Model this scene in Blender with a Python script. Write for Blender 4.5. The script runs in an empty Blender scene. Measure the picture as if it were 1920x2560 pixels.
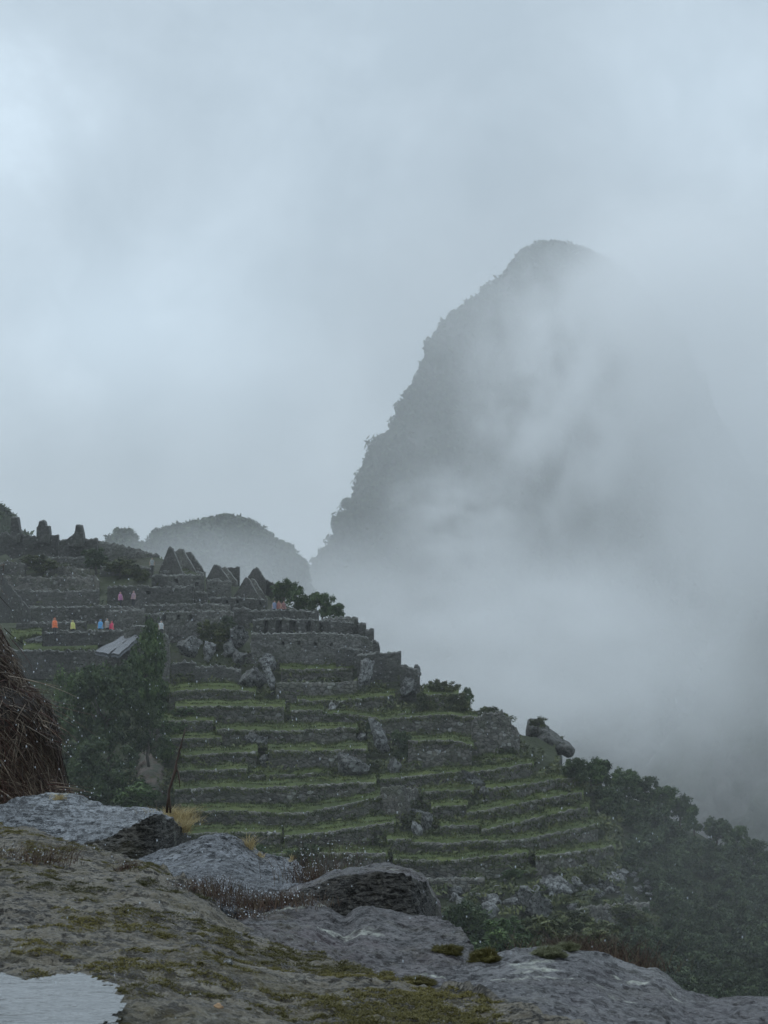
import bpy, bmesh, math, random
import numpy as np
from mathutils import Vector, noise, Matrix
R = math.radians
S = bpy.context.scene
COL = S.collection
random.seed(7); rng = np.random.default_rng(7)

# ------------------------------------------------------------------ camera
F, HX, HY = 5200.0, 960.0, 1450.0          # focal length and horizon in photo pixels (1920 x 2560)
cd = bpy.data.cameras.new('camera'); cam = bpy.data.objects.new('camera', cd); COL.objects.link(cam)
cd.sensor_fit = 'VERTICAL'; cd.sensor_height = 36; cd.lens = 36 * F / 2560; cd.shift_y = (HY - 1280) / 2560
cd.clip_start = .1; cd.clip_end = 9000
cam.location = (0, 0, 0); cam.rotation_euler = (R(90), 0, 0)
cd.dof.use_dof = True; cd.dof.focus_distance = 11; cd.dof.aperture_fstop = 26
S.camera = cam
S.view_settings.view_transform = 'Standard'; S.view_settings.look = 'None'
S.view_settings.exposure = 0; S.view_settings.gamma = 1
S.render.engine = 'CYCLES'
S.cycles.max_bounces = 8; S.cycles.diffuse_bounces = 3; S.cycles.glossy_bounces = 2
S.cycles.transmission_bounces = 4; S.cycles.transparent_max_bounces = 8; S.cycles.volume_bounces = 5
S.cycles.use_denoising = True
S.cycles.volume_step_rate = 1.0

# ------------------------------------------------------------------ node helpers
def newmat(name):
    m = bpy.data.materials.new(name); m.use_nodes = True
    nt = m.node_tree; nt.nodes.clear()
    return m, nt
WORLDPOS = [False]
class NT:
    def __init__(s, nt): s.nt = nt
    def n(s, typ, **kw):
        nd = s.nt.nodes.new(typ)
        for k, v in kw.items():
            if k.startswith('_'): setattr(nd, k[1:], v)
        return nd
    def put(s, sock, v):
        if hasattr(v, 'is_linked') or hasattr(v, 'links'): s.nt.links.new(v, sock)
        elif v is not None: sock.default_value = v
    def math(s, op, a, b=None, c=None, clamp=False):
        nd = s.nt.nodes.new('ShaderNodeMath'); nd.operation = op; nd.use_clamp = clamp
        s.put(nd.inputs[0], a)
        if b is not None: s.put(nd.inputs[1], b)
        if c is not None: s.put(nd.inputs[2], c)
        return nd.outputs[0]
    def vmath(s, op, a, b=None, out=0):
        nd = s.nt.nodes.new('ShaderNodeVectorMath'); nd.operation = op
        s.put(nd.inputs[0], a)
        if b is not None: s.put(nd.inputs[1], b)
        if op == 'SCALE': nd.inputs['Scale'].default_value = .25
        return nd.outputs[out]
    def noise(s, vec, scale, detail=4, rough=.55, dist=0, out=0):
        nd = s.nt.nodes.new('ShaderNodeTexNoise')
        s.put(nd.inputs['Vector'], vec); nd.inputs['Scale'].default_value = scale
        nd.inputs['Detail'].default_value = detail; nd.inputs['Roughness'].default_value = rough
        nd.inputs['Distortion'].default_value = dist
        return nd.outputs[out]
    def vor(s, vec, scale, feature='F1', out=0, rnd=1.0):
        nd = s.nt.nodes.new('ShaderNodeTexVoronoi'); nd.feature = feature
        s.put(nd.inputs['Vector'], vec); nd.inputs['Scale'].default_value = scale
        nd.inputs['Randomness'].default_value = rnd
        return nd.outputs[out]
    def ramp(s, fac, stops, interp='LINEAR'):
        nd = s.nt.nodes.new('ShaderNodeValToRGB'); cr = nd.color_ramp; cr.interpolation = interp
        while len(cr.elements) < len(stops): cr.elements.new(.5)
        for e, (p, c) in zip(cr.elements, stops):
            e.position = p; e.color = (*c, 1) if len(c) == 3 else c
        s.put(nd.inputs[0], fac); return nd.outputs[0]
    def mr(s, v, a, b, c=0., d=1., smooth=False):
        nd = s.nt.nodes.new('ShaderNodeMapRange'); nd.clamp = True
        if smooth: nd.interpolation_type = 'SMOOTHSTEP'
        s.put(nd.inputs[0], v)
        for i, q in enumerate((a, b, c, d)): nd.inputs[i + 1].default_value = q
        return nd.outputs[0]
    def mix(s, f, a, b, mode='MIX'):
        nd = s.nt.nodes.new('ShaderNodeMix'); nd.data_type = 'RGBA'; nd.blend_type = mode
        s.put(nd.inputs[0], f)
        for i, q in ((6, a), (7, b)):
            if isinstance(q, tuple): q = (*q, 1) if len(q) == 3 else q
            s.put(nd.inputs[i], q)
        return nd.outputs[2]
    def pos(s, sc=None, rot=None):
        tc = s.nt.nodes.new('ShaderNodeTexCoord'); o = tc.outputs['Object']
        if WORLDPOS[0]: o = s.nt.nodes.new('ShaderNodeNewGeometry').outputs['Position']
        if sc or rot:
            mp = s.nt.nodes.new('ShaderNodeMapping'); s.nt.links.new(o, mp.inputs[0])
            if sc: mp.inputs['Scale'].default_value = sc
            if rot: mp.inputs['Rotation'].default_value = rot
            o = mp.outputs[0]
        return o
    def up(s):
        g = s.nt.nodes.new('ShaderNodeNewGeometry')
        sp = s.nt.nodes.new('ShaderNodeSeparateXYZ'); s.nt.links.new(g.outputs['Normal'], sp.inputs[0])
        return sp.outputs[2]
    def out(s, col, rough=.7, bumph=None, bstr=.5, bdist=.05, spec=.5, **kw):
        p = s.nt.nodes.new('ShaderNodeBsdfPrincipled'); o = s.nt.nodes.new('ShaderNodeOutputMaterial')
        if isinstance(col, tuple): col = (*col, 1)
        s.put(p.inputs['Base Color'], col); s.put(p.inputs['Roughness'], rough)
        p.inputs['Specular IOR Level'].default_value = spec
        for k, v in kw.items(): s.put(p.inputs[k.replace('_', ' ')], v)
        if bumph is not None:
            b = s.nt.nodes.new('ShaderNodeBump'); b.inputs['Strength'].default_value = bstr
            b.inputs['Distance'].default_value = bdist; s.nt.links.new(bumph, b.inputs['Height'])
            s.nt.links.new(b.outputs[0], p.inputs['Normal'])
        s.nt.links.new(p.outputs[0], o.inputs[0]); return p

# ------------------------------------------------------------------ world: overcast sky
SUN_EL, SUN_AZ = R(58), R(-60)
W = bpy.data.worlds.new('World'); S.world = W; W.use_nodes = True
W.node_tree.nodes.clear(); w = NT(W.node_tree)
sky = w.n('ShaderNodeTexSky', _sky_type='NISHITA', _sun_disc=False, _sun_elevation=SUN_EL, _sun_rotation=SUN_AZ)
tc = w.n('ShaderNodeTexCoord'); dirv = tc.outputs['Generated']
wn = w.noise(dirv, 3.0, 4, .5, .6)
wn2 = w.noise(dirv, 12.0, 6, .58, .25)
nz = w.math('ADD', w.math('MULTIPLY', wn, .5), w.math('MULTIPLY', wn2, .5))
cloud = w.ramp(nz, [(.40, (4.9, 5.95, 6.85)), (.5, (5.5, 6.6, 7.55)), (.60, (6.5, 7.75, 8.8))])
def blob(px, py, rad):       # soft brightness patches of the cloud deck, by direction
    d = Vector(((px - HX) / F, 1, (HY - py) / F)).normalized()
    dist = w.vmath('DISTANCE', w.vmath('NORMALIZE', dirv), tuple(d), out=1)
    return w.mr(dist, 0, rad, 1, 0, True)
gain = None
for px, py, rad, amp in [
        (20, 330, .09, .22), (420, 800, .08, .28), (120, 850, .07, .2), (700, 900, .06, .1), (800, 80, .12, .06), (1800, 230, .09, .16), (1150, 450, .10, -.05), (700, 500, .06, .05), (230, 560, .06, -.06),
        (1550, 1050, .17, -.22), (1000, 1250, .18, -.10), (250, 1300, .10, -.12), (1500, 700, .1, -.05)]:
    b = w.math('MULTIPLY', blob(px, py, rad), amp)
    gain = b if gain is None else w.math('ADD', gain, b)
gain = w.math('ADD', gain, 1.0)
cmb = w.n('ShaderNodeCombineXYZ')
for i in range(3): w.nt.links.new(gain, cmb.inputs[i])
cloud = w.mix(1.0, cloud, cmb.outputs[0], 'MULTIPLY')
sp = w.n('ShaderNodeSeparateXYZ'); w.nt.links.new(dirv, sp.inputs[0])
zen = w.mr(sp.outputs[2], .28, .9, 1.0, 1.75, True)      # an overcast sky is brightest overhead
zc = w.n('ShaderNodeCombineXYZ')
for i in range(3): w.nt.links.new(zen, zc.inputs[i])
cloud = w.mix(1.0, cloud, zc.outputs[0], 'MULTIPLY')
full = w.mix(.95, sky.outputs[0], cloud)
bg = w.n('ShaderNodeBackground'); bg.inputs[1].default_value = .1
w.nt.links.new(full, bg.inputs[0])
wo = w.n('ShaderNodeOutputWorld'); w.nt.links.new(bg.outputs[0], wo.inputs[0])

sd = bpy.data.lights.new('sun', 'SUN'); sun = bpy.data.objects.new('sun', sd); COL.objects.link(sun)
sd.energy = .55; sd.angle = R(50); sd.color = (1, .97, .93)
sv = Vector((math.sin(SUN_AZ) * math.cos(SUN_EL), math.cos(SUN_AZ) * math.cos(SUN_EL), math.sin(SUN_EL)))
sun.rotation_euler = sv.to_track_quat('Z', 'Y').to_euler()

# ------------------------------------------------------------------ geometry helpers
def at(px, py, D): return Vector(((px - HX) / F * D, D, (HY - py) / F * D))
def interp(pts, x):
    xs = [p[0] for p in pts]; ys = [p[1] for p in pts]
    return float(np.interp(x, xs, ys))
def fbm(v, s, o=4): return noise.fractal(Vector(v) * s, 1.0, 2.0, o, noise_basis='PERLIN_ORIGINAL')
def tag(o, label=None, cat=None, group=None, kind=None):
    if label: o['label'] = label
    if cat: o['category'] = cat
    if group: o['group'] = group
    if kind: o['kind'] = kind
    return o
def empty(name, loc=(0, 0, 0), rz=0):
    o = bpy.data.objects.new(name, None); COL.objects.link(o); o.location = loc; o.rotation_euler = (0, 0, rz)
    o.empty_display_size = .1; return o
def mesh(name, V, Fc, mat, parent=None, smooth=True):
    me = bpy.data.meshes.new(name)
    V = np.asarray(V, dtype=np.float32).reshape(-1, 3)
    if isinstance(Fc, np.ndarray):
        n, k = Fc.shape
        me.vertices.add(len(V)); me.vertices.foreach_set('co', V.ravel())
        me.loops.add(n * k); me.loops.foreach_set('vertex_index', Fc.ravel().astype(np.int32))
        me.polygons.add(n); me.polygons.foreach_set('loop_start', np.arange(0, n * k, k, dtype=np.int32))
        me.update(calc_edges=True); me.validate()
    else:
        me.from_pydata([tuple(map(float, v)) for v in V], [], Fc)
    if smooth: me.polygons.foreach_set('use_smooth', [True] * len(me.polygons))
    for m in (mat if isinstance(mat, (list, tuple)) else [mat]): me.materials.append(m)
    o = bpy.data.objects.new(name, me); COL.objects.link(o)
    if parent: o.parent = parent
    return o
def grid_faces(nr, nc, wrap=False, off=0):
    f = []
    for r in range(nr - 1):
        for c in range(nc if wrap else nc - 1):
            c2 = (c + 1) % nc
            f.append((off + r * nc + c, off + r * nc + c2, off + (r + 1) * nc + c2, off + (r + 1) * nc + c))
    return f
def recenter(o, p):
    """put the object's origin at p (its base) without moving the mesh"""
    o.data.transform(Matrix.Translation(-Vector(p))); o.location = p; return o
def base_of(o):
    n = len(o.data.vertices); a = np.empty(n * 3, np.float32); o.data.vertices.foreach_get('co', a); a = a.reshape(-1, 3)
    return Vector(((a[:, 0].min() + a[:, 0].max()) / 2, (a[:, 1].min() + a[:, 1].max()) / 2, a[:, 2].min()))
def tube(V, Fc, pts, rads, sides=5):
    """append a tapered tube"""
    off0 = len(V); pts = [Vector(p) for p in pts]; n = len(pts)
    for i, p in enumerate(pts):
        t = (pts[min(i + 1, n - 1)] - pts[max(i - 1, 0)]).normalized()
        a = t.orthogonal().normalized(); b = t.cross(a)
        for k in range(sides):
            th = 2 * math.pi * k / sides
            V.append(p + (a * math.cos(th) + b * math.sin(th)) * rads[i])
    Fc.extend(grid_faces(n, sides, True, off0))
    Fc.append(tuple(off0 + k for k in range(sides))[::-1]); Fc.append(tuple(off0 + (n - 1) * sides + k for k in range(sides)))
def stems_mesh(P0, P1, P2, r, name, mat, parent=None, sides=3, seg=5):
    """numpy: many quadratic-bezier tapered stems. P0,P1,P2 (n,3), r (n,)"""
    n = len(P0); t = np.linspace(0, 1, seg)[None, :, None]
    C = (1 - t) ** 2 * P0[:, None] + 2 * t * (1 - t) * P1[:, None] + t ** 2 * P2[:, None]
    T = np.gradient(C, axis=1); T /= np.linalg.norm(T, axis=2, keepdims=True) + 1e-9
    A = np.cross(T, rng.normal(size=(n, 1, 3)) + 0 * T); A /= np.linalg.norm(A, axis=2, keepdims=True) + 1e-9
    B = np.cross(T, A)
    th = np.arange(sides) * 2 * np.pi / sides
    rr = r[:, None] * np.linspace(1, .25, seg)[None, :]
    V = C[:, :, None] + rr[:, :, None, None] * (A[:, :, None] * np.cos(th)[None, None, :, None] + B[:, :, None] * np.sin(th)[None, None, :, None])
    V = V.reshape(-1, 3)
    base = (np.arange(n) * seg * sides)[:, None, None]
    i = np.arange(seg - 1)[None, :, None]; k = np.arange(sides)[None, None, :]; k2 = (k + 1) % sides
    q = np.stack([base + i * sides + k, base + i * sides + k2, base + (i + 1) * sides + k2, base + (i + 1) * sides + k], -1).reshape(-1, 4)
    return mesh(name, V, q, mat, parent)
def drops_mesh(P, r, name, mat, parent=None, stretch=1.0):
    bm = bmesh.new(); bmesh.ops.create_icosphere(bm, subdivisions=1, radius=1)
    v = np.array([tuple(x.co) for x in bm.verts]); f = np.array([[y.index for y in x.verts] for x in bm.faces]); bm.free()
    v = v * np.array([1, 1, stretch])
    V = (P[:, None] + v[None] * r[:, None, None]).reshape(-1, 3)
    Fc = (f[None] + (np.arange(len(P)) * len(v))[:, None, None]).reshape(-1, 3)
    return mesh(name, V, Fc, mat, parent)
def leaves_np(P, Nrm, size, asp=1.6):
    """quads at P, facing roughly Nrm; returns V, F"""
    n = len(P); Nn = Nrm + rng.normal(scale=.75, size=(n, 3)); Nn /= np.linalg.norm(Nn, axis=1, keepdims=True)
    A = np.cross(Nn, rng.normal(size=(n, 3))); A /= np.linalg.norm(A, axis=1, keepdims=True); B = np.cross(Nn, A)
    s = size[:, None]
    V = np.stack([P - A * s * asp, P - B * s * .6, P + A * s * asp, P + B * s * .6], 1).reshape(-1, 3)
    return V, np.arange(n * 4).reshape(n, 4)

# ------------------------------------------------------------------ materials
def m_wall(name, base=(.112, .106, .092), sc=2.3, moss=.55, light=(.22, .22, .205), up_pale=.0, var=(.72, 1.3), pale=.97):
    m, nt = newmat(name); q = NT(nt); p = q.pos((1, 1, 1.45)); po = q.pos()
    wob = q.vmath('ADD', p, q.vmath('SCALE', q.noise(po, 1.3, 3, out=1), None))
    q.nt.nodes[-1]
    cellc = q.vor(p, sc, 'F1', 1); edge = q.vor(p, sc, 'DISTANCE_TO_EDGE', 0)
    sep = q.n('ShaderNodeSeparateColor'); nt.links.new(cellc, sep.inputs[0])
    v = q.mr(sep.outputs[0], 0, 1, *var)
    pale = q.math('MULTIPLY', q.math('GREATER_THAN', sep.outputs[1], pale), .8)
    big = q.noise(po, .22, 4, .6); fine = q.noise(po, 5.5, 4, .65)
    c = q.mix(pale, base, light)
    cm = q.n('ShaderNodeCombineXYZ')
    vv = q.math('MULTIPLY', v, q.mr(fine, .25, .75, .65, 1.4))
    vv = q.math('MULTIPLY', vv, q.mr(big, .3, .7, .7, 1.3))
    for i in range(3): nt.links.new(vv, cm.inputs[i])
    c = q.mix(1, c, cm.outputs[0], 'MULTIPLY')
    c = q.mix(q.mr(edge, 0, .07, .75, 0), c, (.022, .024, .02))
    mo = q.mr(q.noise(po, .55, 5, .65), .45, .66, 0, moss)
    c = q.mix(mo, c, (.055, .068, .03))
    c = q.mix(q.mr(q.up(), .3, .7, 0, up_pale), c, (.21, .215, .195))  # upward-facing surfaces mixed towards a paler grey
    h = q.math('ADD', q.mr(edge, 0, .12, 0, 1), q.math('MULTIPLY', fine, .5))
    q.out(c, .6, h, .9, .12, .35); return m
M_WALL = m_wall('terrace_stone', var=(.55, 1.5), pale=.91); M_RUIN = m_wall('ruin_stone', (.075, .073, .066), 3.4, .25, up_pale=.85)
M_RUIN2 = m_wall('pale_ruin_stone', (.125, .122, .110), 3.0, .35, up_pale=.85)
def m_turf():
    m, nt = newmat('turf'); q = NT(nt); p = q.pos()
    c = q.ramp(q.noise(p, .35, 5, .6), [(.3, (.036, .05, .016)), (.5, (.064, .086, .024)), (.7, (.10, .12, .038))])
    c = q.mix(q.mr(q.noise(p, 2.2, 4, .6), .52, .72, 0, .6), c, (.05, .05, .022))
    q.out(c, .8, q.noise(p, 6, 3), .6, .15, .2); return m
M_TURF = m_turf()
def m_blade(name, cols, rough=.6):
    m, nt = newmat(name); q = NT(nt)
    g = q.n('ShaderNodeNewGeometry')
    c = q.ramp(g.outputs['Random Per Island'], [(i / max(1, len(cols) - 1), c) for i, c in enumerate(cols)])
    p = q.pos(); c2 = q.mix(1, c, q.ramp(q.noise(p, .8, 3), [(.34, (.45, .5, .5)), (.64, (1.55, 1.45, 1.25))]), 'MULTIPLY')
    q.out(c2, rough, spec=.3); return m
M_BLADE = m_blade('grass_blades', [(.03, .045, .016), (.062, .083, .024), (.10, .115, .038)])
M_LEAF = m_blade('dark_foliage', [(.018, .034, .016), (.034, .056, .024), (.06, .085, .036)])
M_LEAF2 = m_blade('green_foliage', [(.026, .055, .018), (.046, .082, .026), (.075, .115, .04)])
M_LEAF3 = m_blade('scrub_foliage', [(.03, .042, .016), (.05, .062, .022), (.075, .085, .035)])
M_BARK, nt = newmat('bark'); q = NT(nt); q.out(q.ramp(q.noise(q.pos((1, 1, .3)), 3, 4), [(.3, (.035, .03, .024)), (.7, (.09, .08, .065))]), .8)
def m_slope():
    m, nt = newmat('hill_ground'); q = NT(nt); p = q.pos()
    c = q.ramp(q.noise(p, .28, 6, .65), [(.32, (.025, .033, .016)), (.5, (.042, .052, .022)), (.62, (.055, .056, .04)), (.75, (.08, .08, .07))])
    c = q.mix(q.mr(q.noise(p, 1.7, 5, .65), .45, .7, 0, .6), c, (.03, .034, .018))
    q.out(c, .8, q.noise(p, 1.6, 6, .65), .9, .6, .25); return m
M_SLOPE = m_slope()
def m_mount():
    m, nt = newmat('mountain_rock'); q = NT(nt); p = q.pos((1, 1, .5))
    c = q.ramp(q.noise(p, .03, 7, .65), [(.35, (.022, .03, .018)), (.5, (.04, .048, .028)), (.58, (.09, .088, .08)), (.72, (.15, .145, .135))])
    q.out(c, .85, q.noise(p, .12, 6, .65), 1, 3, .2); return m
M_MOUNT = m_mount()
WORLDPOS[0] = True
def m_rock(name, dark, mid, lite, streak=None, lichen=.5, moss=0., rough=(.28, .6), fs=9., bstr=.8, lich_col=(.42, .43, .37), mosscol=(.07, .065, .018), mossup=True, bd=.02, purple=None, spots=()):
    m, nt = newmat(name); q = NT(nt); po = q.pos()
    p = q.pos(streak[0], streak[1]) if streak else po
    n1 = q.noise(p, fs * .5, 8, .68); n2 = q.noise(p, fs * 3.2, 6, .7, .3); n3 = q.noise(po, fs * 12, 4, .7); nb = q.noise(po, 1.6, 5, .6)
    pit = q.vor(q.vmath('ADD', p, q.vmath('SCALE', q.noise(po, fs * 2, 2, out=1), None)), fs * 4.5, 'F1', 0)
    c = q.ramp(n1, [(.34, dark), (.5, mid), (.64, lite)])
    cav = q.mr(q.math('ADD', q.math('MULTIPLY', n2, .75), q.math('MULTIPLY', n3, .25)), .455, .505, 1, 0)
    cav = q.math('MULTIPLY', cav, q.mr(nb, .3, .6, .55, .95))
    c = q.mix(q.mr(n3, .50, .62, 0, .7), c, lite)
    c = q.mix(cav, c, tuple(x * .28 for x in dark))  # relief shading and wetness of the pits painted in as dark colour
    if purple: c = q.mix(q.mr(nb, .4, .62, 0, .7), c, purple)
    if lichen:
        lm = q.math('MULTIPLY', q.mr(q.noise(po, 3.1, 3, .5, 1.2), .63, .68), q.mr(q.noise(po, 19, 4, .65), .42, .55))
        c = q.mix(q.math('MULTIPLY', lm, lichen), c, lich_col)
    for (cx, cy, cz, r) in spots:
        dd = q.vmath('DISTANCE', po, (cx, cy, cz), out=1)
        k = q.math('ADD', q.mr(dd, 0, r, 1, 0), q.math('MULTIPLY', q.noise(po, 16, 5, .7), .9))
        c = q.mix(q.mr(k, .82, .9, 0, .85), c, q.mix(q.noise(po, 40, 3), tuple(x * .5 for x in lich_col), tuple(x * 1.3 for x in lich_col)))
    rg = q.mr(n2, .35, .65, rough[0], rough[1])
    h = q.math('ADD', q.math('SUBTRACT', q.math('MULTIPLY', n1, 1.2), q.math('MULTIPLY', cav, .35)), q.math('ADD', q.math('MULTIPLY', n2, .9), q.math('ADD', q.math('MULTIPLY', n3, .3), q.math('MULTIPLY', pit, .35))))
    if moss:
        mm = q.mr(q.math('ADD', q.math('MULTIPLY', q.noise(po, 2.4, 5, .65), .6), q.math('MULTIPLY', q.noise(po, 11, 5, .7), .4)), .5, .62, 0, moss)
        mc = q.mix(q.noise(po, 5, 4), mosscol, tuple(x * 1.9 for x in mosscol))
        mc = q.mix(q.mr(q.noise(po, 60, 3, .7), .4, .6, .7, 0), mc, tuple(x * .35 for x in mosscol))
        c = q.mix(mm, c, mc); rg = q.math('MAXIMUM', rg, q.math('MULTIPLY', mm, .85))
        h = q.math('ADD', h, q.math('MULTIPLY', mm, .5))
    pr = q.out(c, rg, h, bstr, bd, .5); q.put(pr.inputs['Specular IOR Level'], q.mr(cav, 0, 1, .45, .05)); return m
M_SLAB = m_rock('slab_stone', (.055, .06, .066), (.15, .163, .177), (.33, .35, .37), streak=((.55, .55, 3.2), (R(0), R(17), R(0))), lichen=.3, fs=9, bstr=1, bd=.02)
M_GREY = m_rock('grey_stone', (.045, .048, .053), (.115, .123, .135), (.25, .265, .29), lichen=.25, fs=10, bstr=1, bd=.025)
M_DARK = m_rock('dark_mossy_stone', (.016, .015, .012), (.045, .042, .034), (.12, .118, .105), lichen=.35, moss=.65, fs=7, bd=.03, mosscol=(.035, .032, .012))
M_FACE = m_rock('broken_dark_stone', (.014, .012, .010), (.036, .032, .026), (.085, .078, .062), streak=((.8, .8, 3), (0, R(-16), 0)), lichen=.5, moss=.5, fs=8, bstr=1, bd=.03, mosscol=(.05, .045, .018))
M_PURP = m_rock('purple_grey_stone', (.024, .021, .022), (.058, .053, .054), (.12, .113, .115), lichen=.75, moss=.3, fs=8, bd=.03, purple=(.085, .065, .07))
def at(px, py, D): return Vector(((px - HX) / F * D, D, (HY - py) / F * D))
SPOTS = [(*at(1790, 2505, 4.9), .10), (*at(1860, 2500, 4.9), .06), (*at(1640, 2425, 5.4), .075), (*at(1560, 2415, 5.5), .07), (*at(1538, 2478, 5.0), .03), (*at(1610, 2470, 5.0), .025), (*at(1700, 2462, 5.3), .06)]
M_PALE = m_rock('weathered_stone', (.026, .025, .027), (.07, .068, .071), (.155, .152, .157), lichen=.8, moss=.15, fs=7, bd=.025, purple=(.062, .053, .059), spots=SPOTS)
M_GRND = m_rock('mossy_bedrock', (.032, .024, .015), (.085, .07, .045), (.16, .142, .108), lichen=.12, moss=.85, rough=(.35, .75), fs=8, bd=.02, mosscol=(.062, .05, .018))
WORLDPOS[0] = False
M_BOULD = m_rock('boulder_stone', (.045, .046, .044), (.09, .092, .088), (.18, .184, .178), lichen=.4, moss=.35, rough=(.45, .7), fs=.9, bd=.15, mosscol=(.04, .05, .02))
M_BOULDL = m_rock('pale_boulder_stone', (.08, .082, .08), (.17, .174, .17), (.30, .305, .30), lichen=.4, moss=.2, rough=(.45, .7), fs=.9, bd=.15, mosscol=(.05, .055, .03))
M_TIP = m_rock('dark_outcrop_stone', (.03, .03, .027), (.062, .062, .055), (.12, .12, .112), lichen=.3, moss=.6, rough=(.45, .7), fs=.9, bd=.15, mosscol=(.035, .042, .018))
def m_plain(name, col, rough=.7, **kw):
    m, nt = newmat(name); q = NT(nt); p = q.pos()
    cm = q.ramp(q.noise(p, 14, 3), [(.3, tuple(c * .7 for c in col)), (.7, tuple(min(1, c * 1.25) for c in col))])
    q.out(cm, rough, **kw); return m
M_STRAW = m_blade('dark_straw', [(.02, .013, .010), (.085, .055, .043), (.03, .018, .014), (.075, .03, .024), (.018, .012, .009), (.32, .27, .23), (.05, .034, .027), (.17, .13, .105), (.024, .015, .012)], .3)
M_STRAWCORE = m_plain('thatch_core', (.016, .011, .009), .9)
M_DRY = m_blade('dry_grass', [(.26, .19, .09), (.44, .35, .19), (.58, .5, .32)])
M_RED = m_blade('red_grass', [(.045, .026, .024), (.085, .05, .042), (.14, .105, .08), (.06, .05, .03)])
M_CUSH = m_blade('cushion_moss', [(.08, .09, .05), (.15, .16, .10), (.24, .25, .17)])
M_BRMOSS = m_blade('yellow_moss', [(.07, .062, .016), (.11, .10, .028), (.055, .048, .02)])
M_STALK = m_plain('dead_stalk', (.05, .028, .018), .5)
M_DROP, nt = newmat('water_drop'); q = NT(nt); q.out((.78, .82, .86), .12, spec=.8, Transmission_Weight=.35)
M_RAIN, nt = newmat('rain_drop'); q = NT(nt); q.out((.75, .8, .85), .2, spec=.8, Transmission_Weight=.35)  # whitish base colour stands in for sky refracted by the drops
M_WATER, nt = newmat('puddle_water'); q = NT(nt)
q.out((.05, .052, .05), .08, q.noise(q.pos((1, 2.2, 1)), 9, 4, .6), .28, .02, .9)

# ------------------------------------------------------------------ far terrain
def DH(x, y):
    """distance of the hillside surface seen at a photo pixel"""
    d = 215 - (y - 1600) * .085 if y > 1600 else 215 + (1600 - y) * .2
    return d + max(0, x - 1250) * .035 + max(0, 380 - x) * .02
CREST = [(-400, 1322), (0, 1344), (240, 1352), (400, 1392), (520, 1442), (640, 1474), (800, 1552), (900, 1575), (950, 1640), (1060, 1718), (1200, 1782),
         (1290, 1834), (1340, 1838), (1390, 1866), (1407, 1932), (1480, 1950), (1600, 2000), (1736, 2075), (1920, 2175), (2100, 2280), (2500, 2450)]
def build_ground():
    V = []; xs = np.linspace(-420, 2500, 300); rows = 150
    full = []
    for j in range(rows):
        t = j / (rows - 1); row = []
        for x in xs:
            yc = interp(CREST, x); y = 2720 + (yc - 2720) * t
            D = DH(x, y) + 1.0
            p = at(x, y, D); k = .9 if t < .96 else .3
            n = fbm(p, .09, 4) * k * 1.1 + fbm(p, .5, 3) * .35
            row.append(p + Vector((0, n, n * .25 - .15)))
        full.append(row)
    back = [(6, -3), (16, -10), (35, -24), (70, -45), (130, -85), (220, -130), (400, -175), (800, -196), (1600, -198), (3200, -199)]
    last = full[-1]
    for dy, dz in back:
        row = []
        for p, x in zip(last, xs):
            sx = 1 + dy / 300; q_ = Vector((p.x * sx, p.y + dy, max(-200, p.z + dz + fbm((p.x, p.y + dy, 3), .02, 4) * 9 * (dy > 20))))
            row.append(q_)
        full.append(row)
    front = []
    for D, z in [(6.5, -2.2), (9, -2.6), (12, -3.2), (14, -4.0), (22, -8), (40, -16), (62, -25), (85, -31), (108, -35)]:
        row = []
        for x in xs:
            p = full[0][0]; X = (x - HX) / F * 130 * min(1, .25 + D / 120)
            lift = max(0, min(1, (.2 - X) / .6)) * max(0, min(1, (14 - D) / 3)) * (-1.5 - z) * 1.0
            row.append(Vector((X, D, z + lift + fbm((X, D, 0), .2, 3) * .4 * min(1, D / 20))))
        front.append(row)
    full = front + full
    V = [v for r in full for v in r]
    o = mesh('ground', V, grid_faces(len(full), len(xs)), M_SLOPE); tag(o, kind='structure')
    # valley floor all around
    n = 60; V = []
    for i in range(n):
        for j in range(n):
            x = (i / (n - 1) - .5) * 5600; y = (j / (n - 1)) * 5600 - 1500
            V.append((x, y, -203 + fbm((x, y, 0), .003, 4) * 1.5))
    o = mesh('valley_floor', V, [f[::-1] for f in grid_faces(n, n)], M_MOUNT); tag(o, kind='structure')
build_ground()

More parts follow.
